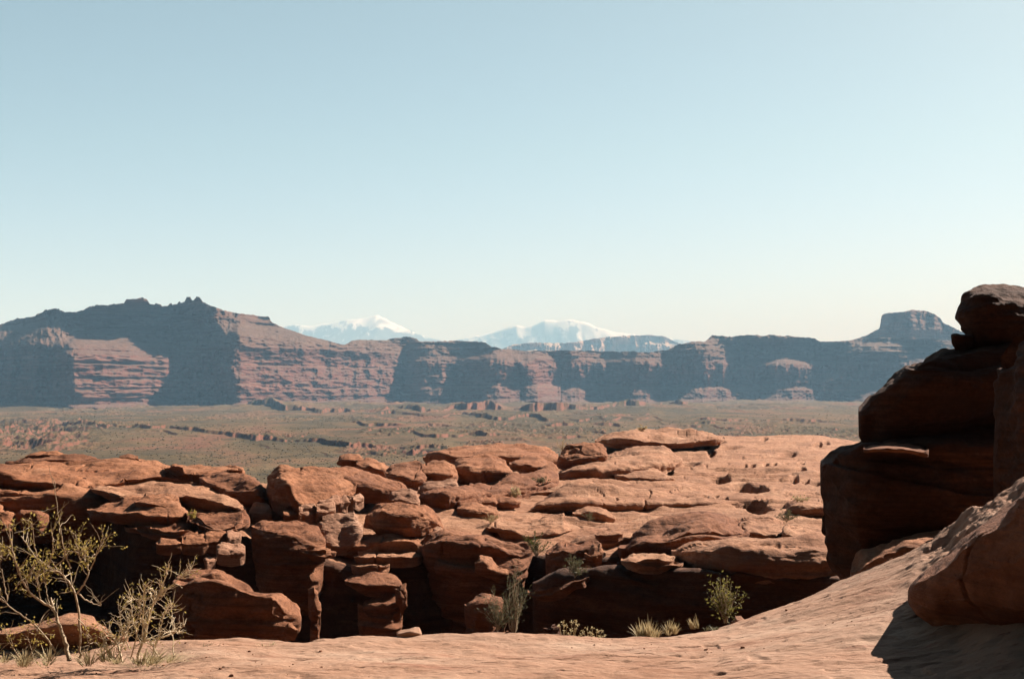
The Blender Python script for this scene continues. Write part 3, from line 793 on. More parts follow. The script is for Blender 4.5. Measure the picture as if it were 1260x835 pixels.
rock("large half shaded boulder lying on the gully floor at left", [(212, 708), (228, 699), (250, 696), (262, 695), (276, 697), (292, 708), (320, 720), (350, 722), (363, 729), (370, 742), (371, 758)],
     [(212, 716), (240, 712), (262, 713), (296, 719), (318, 728), (338, 728), (352, 740), (366, 752), (371, 760)], [(212, 790), (300, 800), (371, 790)], D=[(212, 25), (371, 24.5)], dep=2.2, name=B, soft=1.0, strata=1.2, mat=M_ROCK_DARK, group=GM)
rock("small sunlit stone in the dark beside the gully floor boulder", [(349, 769), (354, 764), (361, 765), (367, 772)], [(349, 770), (358, 769), (367, 774)], [(349, 776), (367, 778)], D=24.4, dep=.25, name=B, group=GM)
rock("upright sliver of rock in the dark right of the gully floor boulder", [(379, 722), (386, 718), (392, 724), (395, 740)], [(379, 724), (387, 721), (393, 732), (395, 744)], [(379, 790), (395, 790)], D=30, dep=.5, name="rock_block", group=GM)
# ---- middle distance domes
rock("small dark dome on the skyline right of the big round boulder", [(414, 568), (418, 561), (428, 557), (440, 558), (448, 563)], [(414, 569), (424, 564), (436, 564), (448, 565)], [(414, 571), (448, 572)], D=58, dep=2.0, group=GM, name=B)
rock("low smooth hump beside the small skyline dome", [(438, 566), (450, 562), (465, 564), (478, 572), (482, 579)], [(438, 570), (455, 570), (470, 575), (482, 580)], [(438, 578), (482, 584)], D=55, dep=3, group=GM)
rock("pair lobed dome with a dark front left of the heart shaped rock", [(474, 579), (481, 572), (500, 566), (518, 567), (524, 572), (527, 584)], [(474, 581), (490, 582), (510, 588), (527, 586)], [(474, 586), (500, 600), (527, 598)], D=49, dep=3.6, group=GM, soft=1.2, name=B)
rock("right hand lobe of the paired domes, with a flat overhang", [(516, 572), (530, 567), (546, 565), (557, 570), (564, 580), (563, 584)], [(516, 578), (535, 580), (550, 582), (564, 585)], [(516, 592), (540, 594), (564, 592)], D=50, dep=3.2, group=GM, soft=1.1, name=B)
rock("pale crumbly rock in the notch under the paired domes", [(514, 594), (525, 590), (537, 589), (560, 589), (566, 596)], [(514, 602), (535, 601), (566, 602)], [(514, 606), (566, 606)], D=47.5, dep=1.0, group=GM, mat=M_PALE)
rock("smooth dome with a deep shaded face in the middle distance", [(555, 574), (562, 565), (580, 558), (605, 558), (622, 564), (631, 578)], [(555, 578), (575, 572), (594, 577), (612, 579), (631, 580)], [(555, 586), (575, 594), (605, 590), (631, 584)], D=53, dep=5, group=GM, soft=1.2, name=B)
rock("low slab behind the smooth dome, nearest the plain", [(520, 560), (560, 551), (600, 548), (640, 547), (662, 550), (684, 556), (690, 566)], [(520, 562), (560, 557), (600, 556), (640, 559), (690, 568)], [(520, 572), (600, 570), (690, 578)], D=66, dep=12, group=GM, soft=.9)
rock("two layered mound left of the round skyline boulder", [(626, 566), (640, 561), (660, 560), (678, 566), (687, 573)], [(626, 570), (645, 568), (668, 571), (687, 576)], [(626, 580), (655, 582), (687, 580)], D=59, dep=4, group=GM)
rock("round skyline boulder in the centre with a small bush behind it", [(685, 570), (688, 556), (697, 547), (712, 542), (733, 542.5), (745, 549), (748, 558)], [(685, 571), (692, 562), (702, 565), (725, 562), (748, 560)], [(685, 576), (710, 574), (748, 566)], D=62, dep=2.4, group=GM, name=B)
rock("long arm of rock reaching left from the slope to the mushroom rock", [(513, 612), (520, 603), (540, 596), (575, 593), (605, 592), (630, 583), (660, 577), (688, 575)], [(513, 614), (530, 607), (560, 607), (590, 605), (610, 604), (640, 598), (688, 588)],
     [(513, 624), (550, 640), (580, 636), (620, 618), (688, 602)], D=[(513, 43), (560, 42), (620, 48), (688, 55)], dep=5, group=GM, soft=1.2, p=3.2)
rock("flat topped ledge tucked under the long arm of rock", [(576, 614), (590, 609), (612, 608), (632, 610), (641, 616)], [(576, 616), (600, 616), (620, 618), (641, 617)], [(576, 622), (641, 624)], D=45, dep=1.8, group=GM, soft=.7)
rock("pair of stubby shaded rocks below the flat topped ledge", [(562, 622), (575, 616), (595, 616), (608, 622), (614, 628)], [(562, 625), (580, 624), (600, 626), (614, 630)], [(562, 640), (590, 650), (614, 646)], D=41.5, dep=1.8, group=GM)
rock("rounded hump with a striped shaded face right of the stacked column", [(518, 668), (530, 656), (546, 648), (575, 646), (600, 646), (612, 654), (630, 661), (648, 664), (656, 672)], [(518, 672), (540, 664), (575, 662), (605, 668), (630, 673), (656, 676)], [(518, 690), (530, 740), (570, 790), (620, 790), (640, 740), (656, 690)], D=[(518, 34), (656, 33.5)], dep=3.4, uc=.05, group=GM, strata=1.3, soft=1.2, mat=M_ROCK_DARK)
rock("crumbling tilted ledge in the shade below the striped hump", [(584, 690), (592, 684), (604, 686), (618, 698), (626, 702)], [(584, 692), (596, 690), (612, 703), (626, 706)], [(584, 700), (612, 710), (626, 712)], D=32.6, dep=.8, group=GM, strata=1.8, uc=.8)
rock("sunlit tip of rock beside the gully bushes", [(571, 741), (583, 731), (594, 727), (610, 728), (620, 734)], [(571, 743), (590, 738), (610, 738), (620, 739)], [(571, 790), (620, 790)], D=29.6, dep=1.2, group=GM, name=B, mat=M_ROCK_DARK)
# ---- right slope humps
rock("high hump with a long black overhang at the head of the right slope", [(732, 541), (750, 536), (775, 530), (800, 528), (850, 528), (880, 532), (892, 538)], [(732, 542), (756, 539), (775, 538), (800, 541), (825, 545), (860, 541), (892, 540)], [(732, 548), (780, 551), (825, 549), (892, 545)], D=84, dep=20, group=GR, uc=1.0, soft=.8, mat=M_SLICK)
rock("hump with a shaded lower edge below the round skyline boulder", [(684, 582), (700, 574), (725, 567), (760, 558), (790, 552), (815, 551), (840, 560)], [(684, 584), (700, 582), (730, 577), (757, 577), (790, 574), (840, 566)], [(684, 590), (730, 586), (770, 584), (840, 576)], D=[(684, 57), (840, 62)], dep=12, group=GR, mat=M_SLICK, soft=1.1)
rock("thin stepped ledge in the middle of the right slope", [(756, 583), (775, 578), (800, 575), (818, 579), (831, 587)], [(756, 584), (776, 588), (800, 588), (831, 589)], [(756, 588), (800, 592), (831, 592)], D=57, dep=4, group=GR, mat=M_SLICK, soft=.8)
rock("dark bellied hump reaching down left toward the small yellow bush", [(636, 606), (650, 599), (672, 592), (700, 586), (730, 582), (752, 584), (760, 592)], [(636, 607), (655, 605), (680, 603), (700, 599), (730, 596), (760, 594)], [(636, 611), (665, 613), (690, 609), (730, 602), (760, 599)], D=[(636, 50), (760, 56)], dep=7, group=GR, mat=M_SLICK, soft=1.1, uc=.5)
rock("longest smooth hump crossing the right slope with a black left belly", [(612, 634), (640, 624), (665, 612), (690, 602), (720, 595), (760, 591), (820, 590), (860, 594), (900, 606), (920, 616)], [(612, 635), (640, 628), (670, 619), (700, 617), (730, 618), (770, 621), (830, 619), (880, 618), (920, 619)],
     [(612, 638), (650, 636), (690, 628), (735, 624), (790, 628), (920, 626)], D=[(612, 44), (700, 45), (770, 47), (920, 48)], dep=9, group=GR, mat=M_SLICK, soft=1.2, uc=.5, p=3.4)
rock("curved small ridge above the round grey bush hollow", [(704, 628), (720, 623), (738, 624), (752, 630), (758, 636)], [(704, 631), (722, 628), (740, 630), (758, 638)], [(704, 636), (735, 638), (758, 641)], D=43.5, dep=1.6, group=GR, mat=M_SLICK)
rock("smooth hump with a black undercut front left of the gully bushes", [(598, 647), (620, 641), (645, 637), (668, 632), (694, 629), (703, 638), (707, 648)], [(598, 648), (622, 652), (645, 656), (668, 656), (690, 654), (707, 650)], [(598, 652), (625, 664), (660, 668), (707, 662)], D=[(598, 38.5), (707, 38.5)], dep=4.0, group=GR, mat=M_SLICK, soft=1.1, uc=.5)
rock("long hump with twin shaded lobes above the lower right shelf", [(690, 672), (712, 660), (735, 650), (765, 643), (800, 636), (830, 634), (850, 640)], [(690, 674), (715, 666), (740, 658), (770, 655), (800, 652), (850, 648)], [(690, 682), (740, 684), (790, 676), (850, 668)], D=[(690, 36), (850, 39)], dep=5, group=GR, mat=M_SLICK, soft=1.2)
rock("short grassy topped ledge below the twin lobed hump", [(732, 655), (745, 650), (762, 649), (767, 653)], [(732, 657), (748, 658), (767, 655)], [(732, 661), (767, 660)], D=35.5, dep=1, group=GR, mat=M_SLICK)
rock("broad pitted hump with a deep black front on the right slope", [(760, 668), (775, 656), (800, 643), (840, 631), (870, 627), (892, 629), (912, 640), (928, 654), (932, 660)],
     [(760, 674), (785, 664), (812, 660), (830, 652), (848, 645), (872, 646), (895, 650), (912, 654), (932, 661)], [(760, 694), (800, 696), (850, 684), (900, 668), (932, 664)], D=[(760, 33.5), (850, 34.5), (932, 36)], dep=4.6, group=GR, soft=1.2)
rock("smooth loaf shaped rock right of the broad pitted hump", [(902, 640), (920, 634), (945, 635), (962, 641), (970, 652)], [(902, 652), (925, 654), (950, 656), (970, 655)], [(902, 664), (940, 664), (970, 660)], D=36.5, dep=3.5, group=GR, mat=M_SLICK, name=B)
rock("narrow block at the right end of the slope beside the dark tower", [(962, 644), (980, 645), (1000, 650), (1016, 652), (1020, 664)], [(962, 655), (985, 659), (1005, 662), (1020, 668)], [(962, 664), (1020, 676)], D=34.5, dep=3, group=GR, mat=M_SLICK)
rock("long pointed shelf forming the lower right rim of the gully", [(826, 676), (850, 668), (885, 664), (930, 664), (955, 661), (975, 658), (1000, 659), (1024, 664), (1060, 670)], [(826, 677), (865, 675), (900, 675), (940, 678), (968, 680), (982, 674), (1000, 669), (1022, 675), (1060, 680)],
     [(826, 690), (880, 720), (950, 740), (1060, 740)], D=[(826, 31), (900, 29.5), (1060, 29)], dep=4.0, group=GR, soft=.8, uc=.15, mat=M_SLICK, p=3.4)
rock("small leaf shaped ledge catching sun in the dark wall at right", [(764, 688), (780, 682), (800, 680), (818, 681), (832, 685), (841, 691)], [(764, 689), (785, 691), (810, 692), (841, 692)], [(764, 691), (790, 695), (815, 695), (841, 693)], D=29.4, dep=2.4, group=GR, soft=.7, uc=.2, mat=M_SLICK)
rock("dark bulging wall under the long pointed shelf at the foot of the right slope", [(655, 712), (700, 702), (765, 697), (840, 697), (900, 700), (960, 700), (1300, 700)], [(655, 716), (700, 706), (765, 701), (840, 701), (900, 704), (1300, 704)], [(655, 830), (800, 830), (1300, 830)],
     D=[(655, 31.5), (765, 30), (900, 29.2), (1300, 29)], dep=3.4, group=GR, mat=M_GULLY_SHADE, p=8, lump=.4, name="rock_wall", cat="rock wall", strata=1.6)
rock("humped ledge right of the gully bushes with a curled tip", [(671, 678), (682, 668), (696, 661), (710, 667), (728, 663), (738, 664)], [(671, 680), (690, 675), (710, 674), (728, 669), (738, 667)], [(671, 720), (685, 760), (720, 760), (738, 700)], D=33, dep=1.8, group=GR, mat=M_ROCK_DARK)
rock("small tilted flake beside the humped ledge", [(719, 678), (730, 668), (740, 665), (743, 672)], [(719, 680), (732, 680), (743, 678)], [(719, 700), (743, 700)], D=32, dep=.7, group=GR, name="rock_block")
rock("long tilted ledge in the shade with a sunlit upper edge", [(649, 726), (662, 718), (685, 716), (702, 710), (718, 706), (727, 706)], [(649, 728), (670, 727), (690, 724), (704, 716), (727, 708)], [(649, 730), (670, 731), (690, 728), (727, 711)], D=29.6, dep=2.4, group=GR, soft=.7)
rock("dark upright stone half hidden behind the slab edge in the centre", [(668, 770), (675, 761), (684, 759), (690, 766)], [(668, 772), (678, 765), (690, 770)], [(668, 790), (690, 790)], D=26, dep=.5, name=B, group=GR, mat=M_SHADE_DARK)
rock("dark overhung hollow rock holding a round grey bush on the far right", [(955, 634), (968, 618), (985, 612), (1010, 613), (1040, 620), (1060, 630)], [(955, 636), (970, 622), (990, 619), (1015, 621), (1060, 632)], [(955, 642), (990, 648), (1060, 650)], D=44, dep=5, group=GR, mat=M_SLICK, uc=.4)

# ------------------------------------------------------------------ DARK TOWER at right
TG = "shaded rocks stacked on the right"
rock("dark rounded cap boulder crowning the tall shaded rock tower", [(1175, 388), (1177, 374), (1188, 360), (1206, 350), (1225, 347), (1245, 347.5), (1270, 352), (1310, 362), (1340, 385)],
     [(1175, 391), (1180, 376), (1200, 362), (1222, 360), (1240, 374), (1258, 380), (1300, 385), (1340, 395)], [(1175, 396), (1179, 405), (1185, 416), (1193, 436), (1260, 445), (1340, 445)], D=18.0, dep=1.2, name=B, group=TG, mat=M_SHADE_DARK, soft=1.2, uc=.2, embed=.1)
rock("small dark stone pinched beneath the cap boulder", [(1170, 411), (1176, 409), (1186, 410), (1198, 413)], [(1170, 412), (1180, 412), (1198, 415)], [(1170, 416), (1180, 420), (1198, 422)], D=17.9, dep=.4, name=B, group=TG, mat=M_SHADE_DARK)
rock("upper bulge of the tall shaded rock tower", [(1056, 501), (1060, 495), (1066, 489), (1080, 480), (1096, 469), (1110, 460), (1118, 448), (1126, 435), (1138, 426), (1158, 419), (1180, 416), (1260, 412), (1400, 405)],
     [(1056, 509), (1060, 503), (1072, 493), (1090, 483), (1110, 470), (1122, 452), (1132, 442), (1150, 432), (1180, 428), (1260, 424), (1400, 420)], [(1056, 519), (1059, 526), (1064, 533), (1075, 541), (1100, 548), (1200, 550), (1400, 555)], D=[(1056, 17.6), (1080, 17.3), (1150, 17.3), (1260, 17.7), (1400, 18)], dep=1.5, name="rock_tower", group=TG, mat=M_SHADE_DARK, soft=.9, p=14, uc=.1, strata=.7, lump=.9)
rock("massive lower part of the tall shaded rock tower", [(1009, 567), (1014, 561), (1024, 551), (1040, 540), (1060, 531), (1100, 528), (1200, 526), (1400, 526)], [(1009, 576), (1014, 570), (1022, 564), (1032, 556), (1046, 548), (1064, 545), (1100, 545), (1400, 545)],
     [(1009, 588), (1013, 599), (1018, 609), (1021, 640), (1022, 665), (1027, 690), (1034, 720), (1050, 780), (1400, 780)], D=[(1008, 17.6), (1030, 17.1), (1060, 16.8), (1200, 16.8), (1400, 17.2)], dep=1.8, name="rock_tower", group=TG, mat=M_SHADE_DARK, soft=.9, p=14, uc=.0, strata=.8, lump=.9)
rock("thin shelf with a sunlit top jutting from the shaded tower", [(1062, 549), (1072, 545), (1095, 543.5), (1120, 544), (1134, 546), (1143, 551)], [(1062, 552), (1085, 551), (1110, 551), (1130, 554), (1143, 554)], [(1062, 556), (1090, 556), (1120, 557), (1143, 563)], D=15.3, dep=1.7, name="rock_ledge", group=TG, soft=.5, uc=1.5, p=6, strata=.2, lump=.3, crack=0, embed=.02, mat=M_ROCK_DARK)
rock("shaded rock column at the right edge of the picture", [(1222, 560), (1226, 470), (1236, 430), (1252, 400), (1268, 380), (1300, 372), (1400, 380)], [(1222, 570), (1228, 485), (1240, 440), (1256, 412), (1272, 395), (1400, 395)], [(1222, 640), (1300, 650), (1400, 650)], D=[(1222, 15.2), (1260, 14.2), (1400, 14.2)], dep=1.1, name="rock_tower", group=TG, mat=M_SHADE_DARK, p=5, soft=1.0)
rock("low ledge at the tower's foot with a patch of sun", [(1046, 700), (1062, 680), (1085, 665), (1110, 657), (1150, 653), (1200, 652)], [(1046, 704), (1066, 690), (1090, 676), (1112, 670), (1150, 668), (1200, 668)], [(1046, 740), (1130, 760), (1200, 760)], D=14.9, dep=1.5, name="rock_ledge", group=TG, soft=.6, p=5, strata=.5, mat=M_ROCK)

# ------------------------------------------------------------------ FOREGROUND SLAB
EDGE = [(-700, 800, 9.4), (0, 792, 9.3), (150, 788, 9.4), (230, 783, 9.5), (290, 782, 9.6), (345, 784, 9.6), (370, 786, 9.5), (395, 783, 9.6), (440, 780, 9.7), (560, 777, 9.9), (650, 778, 10.0), (760, 783, 10.0), (830, 780, 10.4), (880, 771, 10.9), (920, 757, 11.4),
        (960, 742, 11.9), (1000, 726, 12.2), (1060, 697, 12.5), (1110, 676, 12.4), (1150, 656, 12.1), (1180, 640, 11.9), (1205, 618, 11.6), (1230, 602, 11.4), (1260, 590, 11.2), (1330, 565, 11), (1900, 520, 11)]
def slab():
    px = np.concatenate([np.arange(-700, -30, 8.0), np.arange(-30, 1290, 1.1), np.arange(1290, 1900, 8.0)])
    e = np.array(EDGE, float)
    ye = smooth1(np.interp(px, e[:, 0], e[:, 1]), 5, 0)
    De = smooth1(np.interp(px, e[:, 0], e[:, 2]), 9, 0)
    ze = (HY - ye) / F * De
    s = np.concatenate([np.linspace(0.22, 0.52, 40, endpoint=False), np.linspace(0.52, 1.0, 400, endpoint=False), 1 + np.linspace(0, 1, 60) ** 1.5 * 0.55])
    S = np.repeat(s[None], len(px), 0)
    DD = S * De[:, None]
    XX = ((px - CX) / F)[:, None] * DD
    z_near = -1.68 + 0.02 * vn(px / 300, px * 0, None, 91)
    zz = z_near[:, None] + (ze - z_near)[:, None] * np.clip((S - 0.55) / 0.45, 0, None) ** 1.25
    rise = sstep(1050, 1250, px)[:, None]
    over = np.maximum(S - 1.0, 0) * De[:, None]
    zz = zz - over * 0.55 - 0.9 * over ** 1.6
    # rounded brink
    zz = zz - 0.05 * sstep(0.96, 1.03, S)
    P = np.stack([XX, DD, zz], -1)
    N = grid_normals(P)
    x, y = XX, DD
    d = 0.035 * fbm(x / 1.3, y / 0.9, None, 92, 4) * sstep(0.3, 0.7, S)
    band = fbm(x / 0.9 + 0.5 * y, y / 0.22, None, 93, 4, 0.55)
    d = d + 0.006 * band - 0.012 * sstep(0.6, 0.85, band) + 0.006 * fbm(x / 0.12, y / 0.10, None, 97, 3)
    tex = sstep(1080, 1180, px)[:, None] * sstep(0.78, 0.9, S)
    d = d + tex * 0.07 * fbm(x / 0.35, y / 0.35, zz / 0.2, 95, 4)
    pock = vn(x / 0.16, y / 0.12, None, 94)
    d = d - 0.016 * sstep(0.62, 0.85, pock) * sstep(0.0, 0.5, vn(x / 1.1, y / 1.1, None, 96))
    # a shallow soil hollow behind a lip on the left, where the shrubs root
    hol = sstep(260, 180, px)[:, None] * sstep(0.855, 0.88, S) * (1 - sstep(0.95, 0.99, S))
    d = d - 0.05 * hol
    P = P + np.array([0, 0, 1.0]) * d[..., None]
    return tag(mesh_obj("rock_slab", P, grid_quads(*DD.shape), M_SLAB), None, None, None, 'structure'), px, S, P
_, SPX, SS, SP = slab()
def slab_point(px, frac):
    i = int(np.argmin(np.abs(SPX - px)))
    j = int(np.argmin(np.abs(SS[0] - frac)))
    return SP[i, j]

rock("big near boulder with a dark overhanging face casting a shadow on the slab", [(1117, 733), (1119, 718), (1132, 704), (1150, 690), (1172, 672), (1195, 648), (1215, 634), (1240, 612), (1262, 594), (1330, 560), (1480, 540)],
     [(1117, 735), (1122, 721), (1138, 707), (1155, 697), (1172, 681), (1190, 662), (1200, 652), (1222, 648), (1245, 634), (1262, 608), (1330, 580), (1480, 560)],
     [(1117, 738), (1126, 750), (1142, 758), (1175, 772), (1230, 800), (1300, 830), (1480, 870)], D=[(1117, 8.45), (1180, 8.2), (1260, 7.8), (1480, 7.0)], dep=1.5, name=B, mat=M_ROCK_DARK, soft=1.3, uc=.45, p=4, strata=.5, lump=.5, crack=.3, embed=.12)
rock("low rounded boulder behind the leafy shrub at left", [(-20, 770), (20, 762), (50, 754), (85, 748), (118, 751), (140, 762), (158, 780)], [(-20, 776), (30, 771), (70, 766), (105, 766), (135, 772), (158, 784)], [(-20, 800), (70, 802), (158, 796)], D=9.1, dep=.6, name=B, mat=M_SLICK, strata=.6, lump=.6, embed=.1)
rock("small pale stone beside the green bush on the slab edge", [(900, 762), (904, 755), (912, 755), (917, 761)], [(900, 764), (906, 760), (917, 763)], [(900, 769), (917, 768)], D=11.2, dep=.1, name="stone", mat=M_PALE, strata=.1, lump=.5, crack=0, embed=.04)
rock("tiny flat stone standing on the slab edge in the middle", [(489, 778), (500, 774), (510, 770), (517, 771), (519, 778)], [(489, 779), (505, 776), (519, 779)], [(489, 781), (519, 782)], D=9.75, dep=.15, name="stone", mat=M_SLAB, strata=.1, lump=.4, crack=0, embed=.04)

# ------------------------------------------------------------------ VEGETATION
class Tubes:
    def __init__(self):
        self.v, self.q, self.n = [], [], 0
    def add(self, pts, r0, r1, k=5):
        pts = np.asarray(pts, float)
        n = len(pts)
        t = np.gradient(pts, axis=0)
        t /= np.maximum(np.linalg.norm(t, axis=1, keepdims=True), 1e-9)
        ref = np.array([0.3, 1.0, 0.2])
        a = np.cross(t, ref); a /= np.maximum(np.linalg.norm(a, axis=1, keepdims=True), 1e-9)
        b = np.cross(t, a)
        r = np.linspace(r0, r1, n)[:, None, None]
        th = np.linspace(0, 2 * math.pi, k, endpoint=False)
        ring = pts[:, None] + r * (a[:, None] * np.cos(th)[None, :, None] + b[:, None] * np.sin(th)[None, :, None])
        self.v.append(ring.reshape(-1, 3))
        self.q.append(grid_quads(n, k, True) + self.n)
        self.n += n * k
    def build(self, name, mat, parent, org):
        return mesh_obj(name, np.concatenate(self.v), np.concatenate(self.q), mat, parent) if self.n else None

class Leaves:
    def __init__(self, rng):
        self.v, self.n, self.r = [], 0, rng
    def add(self, c, size, d=None, flat=0.5):
        r = self.r
        d = r.normal(size=3) if d is None else np.asarray(d) + 0.6 * r.normal(size=3)
        d = d / (np.linalg.norm(d) + 1e-9)
        s = np.cross(d, r.normal(size=3)); s /= np.linalg.norm(s) + 1e-9
        up = np.cross(d, s)
        c = np.asarray(c, float)
        self.v.append(np.array([c, c + d * size * .45 + s * size * flat * .5 + up * size * .08, c + d * size, c + d * size * .5 - s * size * flat * .5 + up * size * .08]))
        self.n += 1
    def build(self, name, mat, parent):
        if not self.n:
            return None
        return mesh_obj(name, np.concatenate(self.v), np.arange(self.n * 4).reshape(-1, 4), mat, parent, smooth=False)

def curve(pts, n):
    p = np.asarray(pts, float)
    t = np.linspace(0, len(p) - 1, n)
    out = np.stack([np.interp(t, np.arange(len(p)), p[:, i]) for i in range(3)], 1)
    return smooth1(out, max(0.6, n / len(p) * 0.35), 0)

def stem_shrub(name, label, cat, stems, D, bark, leafmat, seed, twig_n=5, leaf_n=6, leaf_size=0.022, dspread=0.25, leaf_from=0.35, twig_len=0.13, group=None):
    """shrub whose main stems were traced: (pixel points, base radius px, leafiness)"""
    rng = np.random.default_rng(seed)
    base = unproj(np.array(stems[0][0][0][0]), np.array(stems[0][0][0][1]), np.array(D))
    root = empty(name, base)
    tag(root, label, cat, group)
    T, Lf, tw = Tubes(), Leaves(rng), Tubes()
    for pts, rpx, leafy in stems:
        k = len(pts)
        dd = D + np.linspace(0, 1, k) * rng.uniform(-dspread, dspread)
        P = np.stack([unproj(np.array(a), np.array(b), d_) for (a, b), d_ in zip(pts, dd)])
        n = max(8, 4 * k)
        C_ = curve(P, n)
        C_ += rng.normal(size=C_.shape) * 0.0025
        r = 0.66 * rpx / F * D
        T.add(C_ - base, r, r * 0.35, 6)
        for _ in range(int(twig_n * max(0.4, leafy) * k / 3)):
            i = int(rng.uniform(leaf_from, 1.0) * (n - 1))
            dirn = C_[min(i + 1, n - 1)] - C_[max(i - 1, 0)]
            dirn /= np.linalg.norm(dirn) + 1e-9
            dirn = dirn * 0.5 + rng.normal(size=3) * 0.75 + np.array([0, 0, .35])
            dirn /= np.linalg.norm(dirn)
            ln = twig_len * rng.uniform(.35, 1.2)
            q = C_[i] + np.outer(np.linspace(0, 1, 6), dirn * ln) + np.cumsum(rng.normal(size=(6, 3)) * 0.005, 0)
            T.add(q - base, r * 0.30 + .0012, .0011, 4)
            if rng.uniform() < leafy:
                for _2 in range(rng.poisson(leaf_n)):
                    c = q[rng.integers(2, 6)] + rng.normal(size=3) * 0.012
                    Lf.add(c - base, leaf_size * rng.uniform(.6, 1.3), dirn)
    T.build("branches", bark, root, base)
    Lf.build("leaves", leafmat, root)
    return root

stem_shrub("leafy_shrub", "tall sparse shrub with bare grey stems and olive leaf clusters", "shrub", [
    ([(86, 815), (80, 790), (73, 768), (66, 748), (62, 733)], 4.6, .3),
    ([(66, 748), (57, 743), (42, 734), (30, 720), (21, 700), (14, 675), (11, 640)], 2.6, .9),
    ([(98, 812), (99, 785), (97, 755), (93, 731), (86, 716), (74, 704), (60, 697), (47, 688), (35, 673), (25, 657)], 2.6, .8),
    ([(93, 731), (102, 720), (110, 705), (107, 694), (98, 690), (94, 672), (93, 654)], 2.0, 1.0),
    ([(88, 700), (83, 690), (78, 672), (73, 645), (69, 615), (67, 592)], 1.5, .25),
    ([(96, 729), (104, 737), (112, 741), (120, 743), (126, 745)], 1.4, .1),
    ([(60, 696), (64, 682), (66, 668), (62, 648)], 1.3, .8), ([(66, 696), (76, 692), (80, 680)], 1.2, .8),
    ([(110, 702), (118, 684), (122, 674), (128, 655)], 1.3, 1.0), ([(98, 690), (105, 680), (110, 672)], 1.2, 1.0),
    ([(46, 686), (42, 670), (40, 645), (35, 635)], 1.1, .9), ([(30, 720), (38, 705), (42, 695)], 1.1, 1.0),
    ([(70, 805), (58, 785), (40, 765), (20, 752), (3, 738), (-8, 730)], 2.0, .7), ([(14, 675), (6, 690), (-4, 680), (-10, 668)], 1.1, 1.0),
    ([(40, 812), (38, 795), (30, 778)], 1.0, .6), ([(62, 748), (50, 760), (45, 780), (30, 800)], 1.2, .8), ([(26, 812), (12, 790), (4, 770)], 1.2, 1.0),
    ([(95, 760), (104, 770), (112, 785), (108, 800)], 1.2, 1.0), ([(60, 745), (58, 730), (54, 705), (60, 690)], 1.1, 1.0), ([(50, 738), (46, 715), (40, 706)], 1.0, .9),
    ([(10, 740), (5, 720), (2, 700), (-4, 690)], 1.3, 1.0)],
    8.3, M_BARK, M_LEAF, 9, 9, 7, 0.022, twig_len=0.15)
stem_shrub("twiggy_shrub", "low tangled shrub of bleached bare twigs with few leaves", "shrub", [
    ([(168, 815), (172, 795), (179, 785), (181, 765), (188, 745), (192, 722)], 3.2, .35), ([(150, 815), (146, 795), (138, 780), (128, 772)], 2.2, .2), ([(172, 792), (165, 770), (161, 745), (163, 730)], 1.6, .5),
    ([(186, 745), (196, 735), (203, 712), (208, 692)], 1.6, .6), ([(196, 735), (212, 718), (225, 708), (236, 700)], 1.3, .4), ([(198, 785), (210, 780), (220, 775), (228, 768)], 1.5, .1),
    ([(214, 814), (213, 780), (212, 755), (210, 735)], 1.2, .3), ([(200, 814), (190, 800), (182, 785)], 1.4, .2), ([(140, 814), (150, 795), (158, 780), (157, 762)], 1.4, .3), ([(175, 785), (176, 760), (177, 735), (180, 718)], 1.5, .5),
    ([(160, 814), (168, 780), (174, 755), (170, 735)], 1.4, .4), ([(185, 814), (195, 785), (200, 760), (207, 742)], 1.2, .4), ([(125, 814), (130, 795), (124, 780)], 1.2, .2), ([(115, 814), (135, 800), (150, 783), (160, 775)], 1.6, .2), ([(160, 800), (150, 775), (148, 760), (147, 750)], 1.0, .2)],
    8.5, M_TWIG, M_LEAF, 16, 46, 4, 0.018, twig_len=0.11, leaf_from=.2)

def bush(name, label, px, py_base, hpx, wpx, D, seed, leafmat, n_stem=14, leaf_n=10, leaf_px=2.6, group=None, spiky=False, bark=None):
    rng = np.random.default_rng(seed)
    base = unproj(np.array(float(px)), np.array(float(py_base)), np.array(float(D)))
    H, W = hpx / F * D, wpx / F * D
    root = empty(name, base)
    tag(root, label, "bush", group)
    T, Lf = Tubes(), Leaves(rng)
    ls = leaf_px / F * D
    for s in range(n_stem):
        a = rng.uniform(0, 2 * math.pi)
        rr = math.sqrt(rng.uniform(0, 1))
        hh = H * (rng.uniform(.55, 1.05) * math.sqrt(max(0.15, 1 - (0.8 * rr) ** 2)))
        tip = np.array([math.cos(a) * rr * W * .5, math.sin(a) * rr * W * .4, hh])
        q = np.outer(np.linspace(0, 1, 7), tip)
        q[:, :2] *= np.linspace(.35, 1, 7)[:, None] ** .6
        q += np.cumsum(rng.normal(size=q.shape) * H * .018, 0)
        T.add(q, max(.004, .012 * H), .0015, 4)
        for k in range(leaf_n):
            i = rng.integers(2, 7)
            dr = tip / np.linalg.norm(tip)
            tw = q[i] + rng.normal(size=3) * H * (.035 if spiky else .075)
            Lf.add(tw, ls * rng.uniform(.6, 1.4), dr if spiky else None, .22 if spiky else .55)
    T.build("branches", bark or M_BARK, root, base)
    Lf.build("leaves", leafmat, root)
    return root

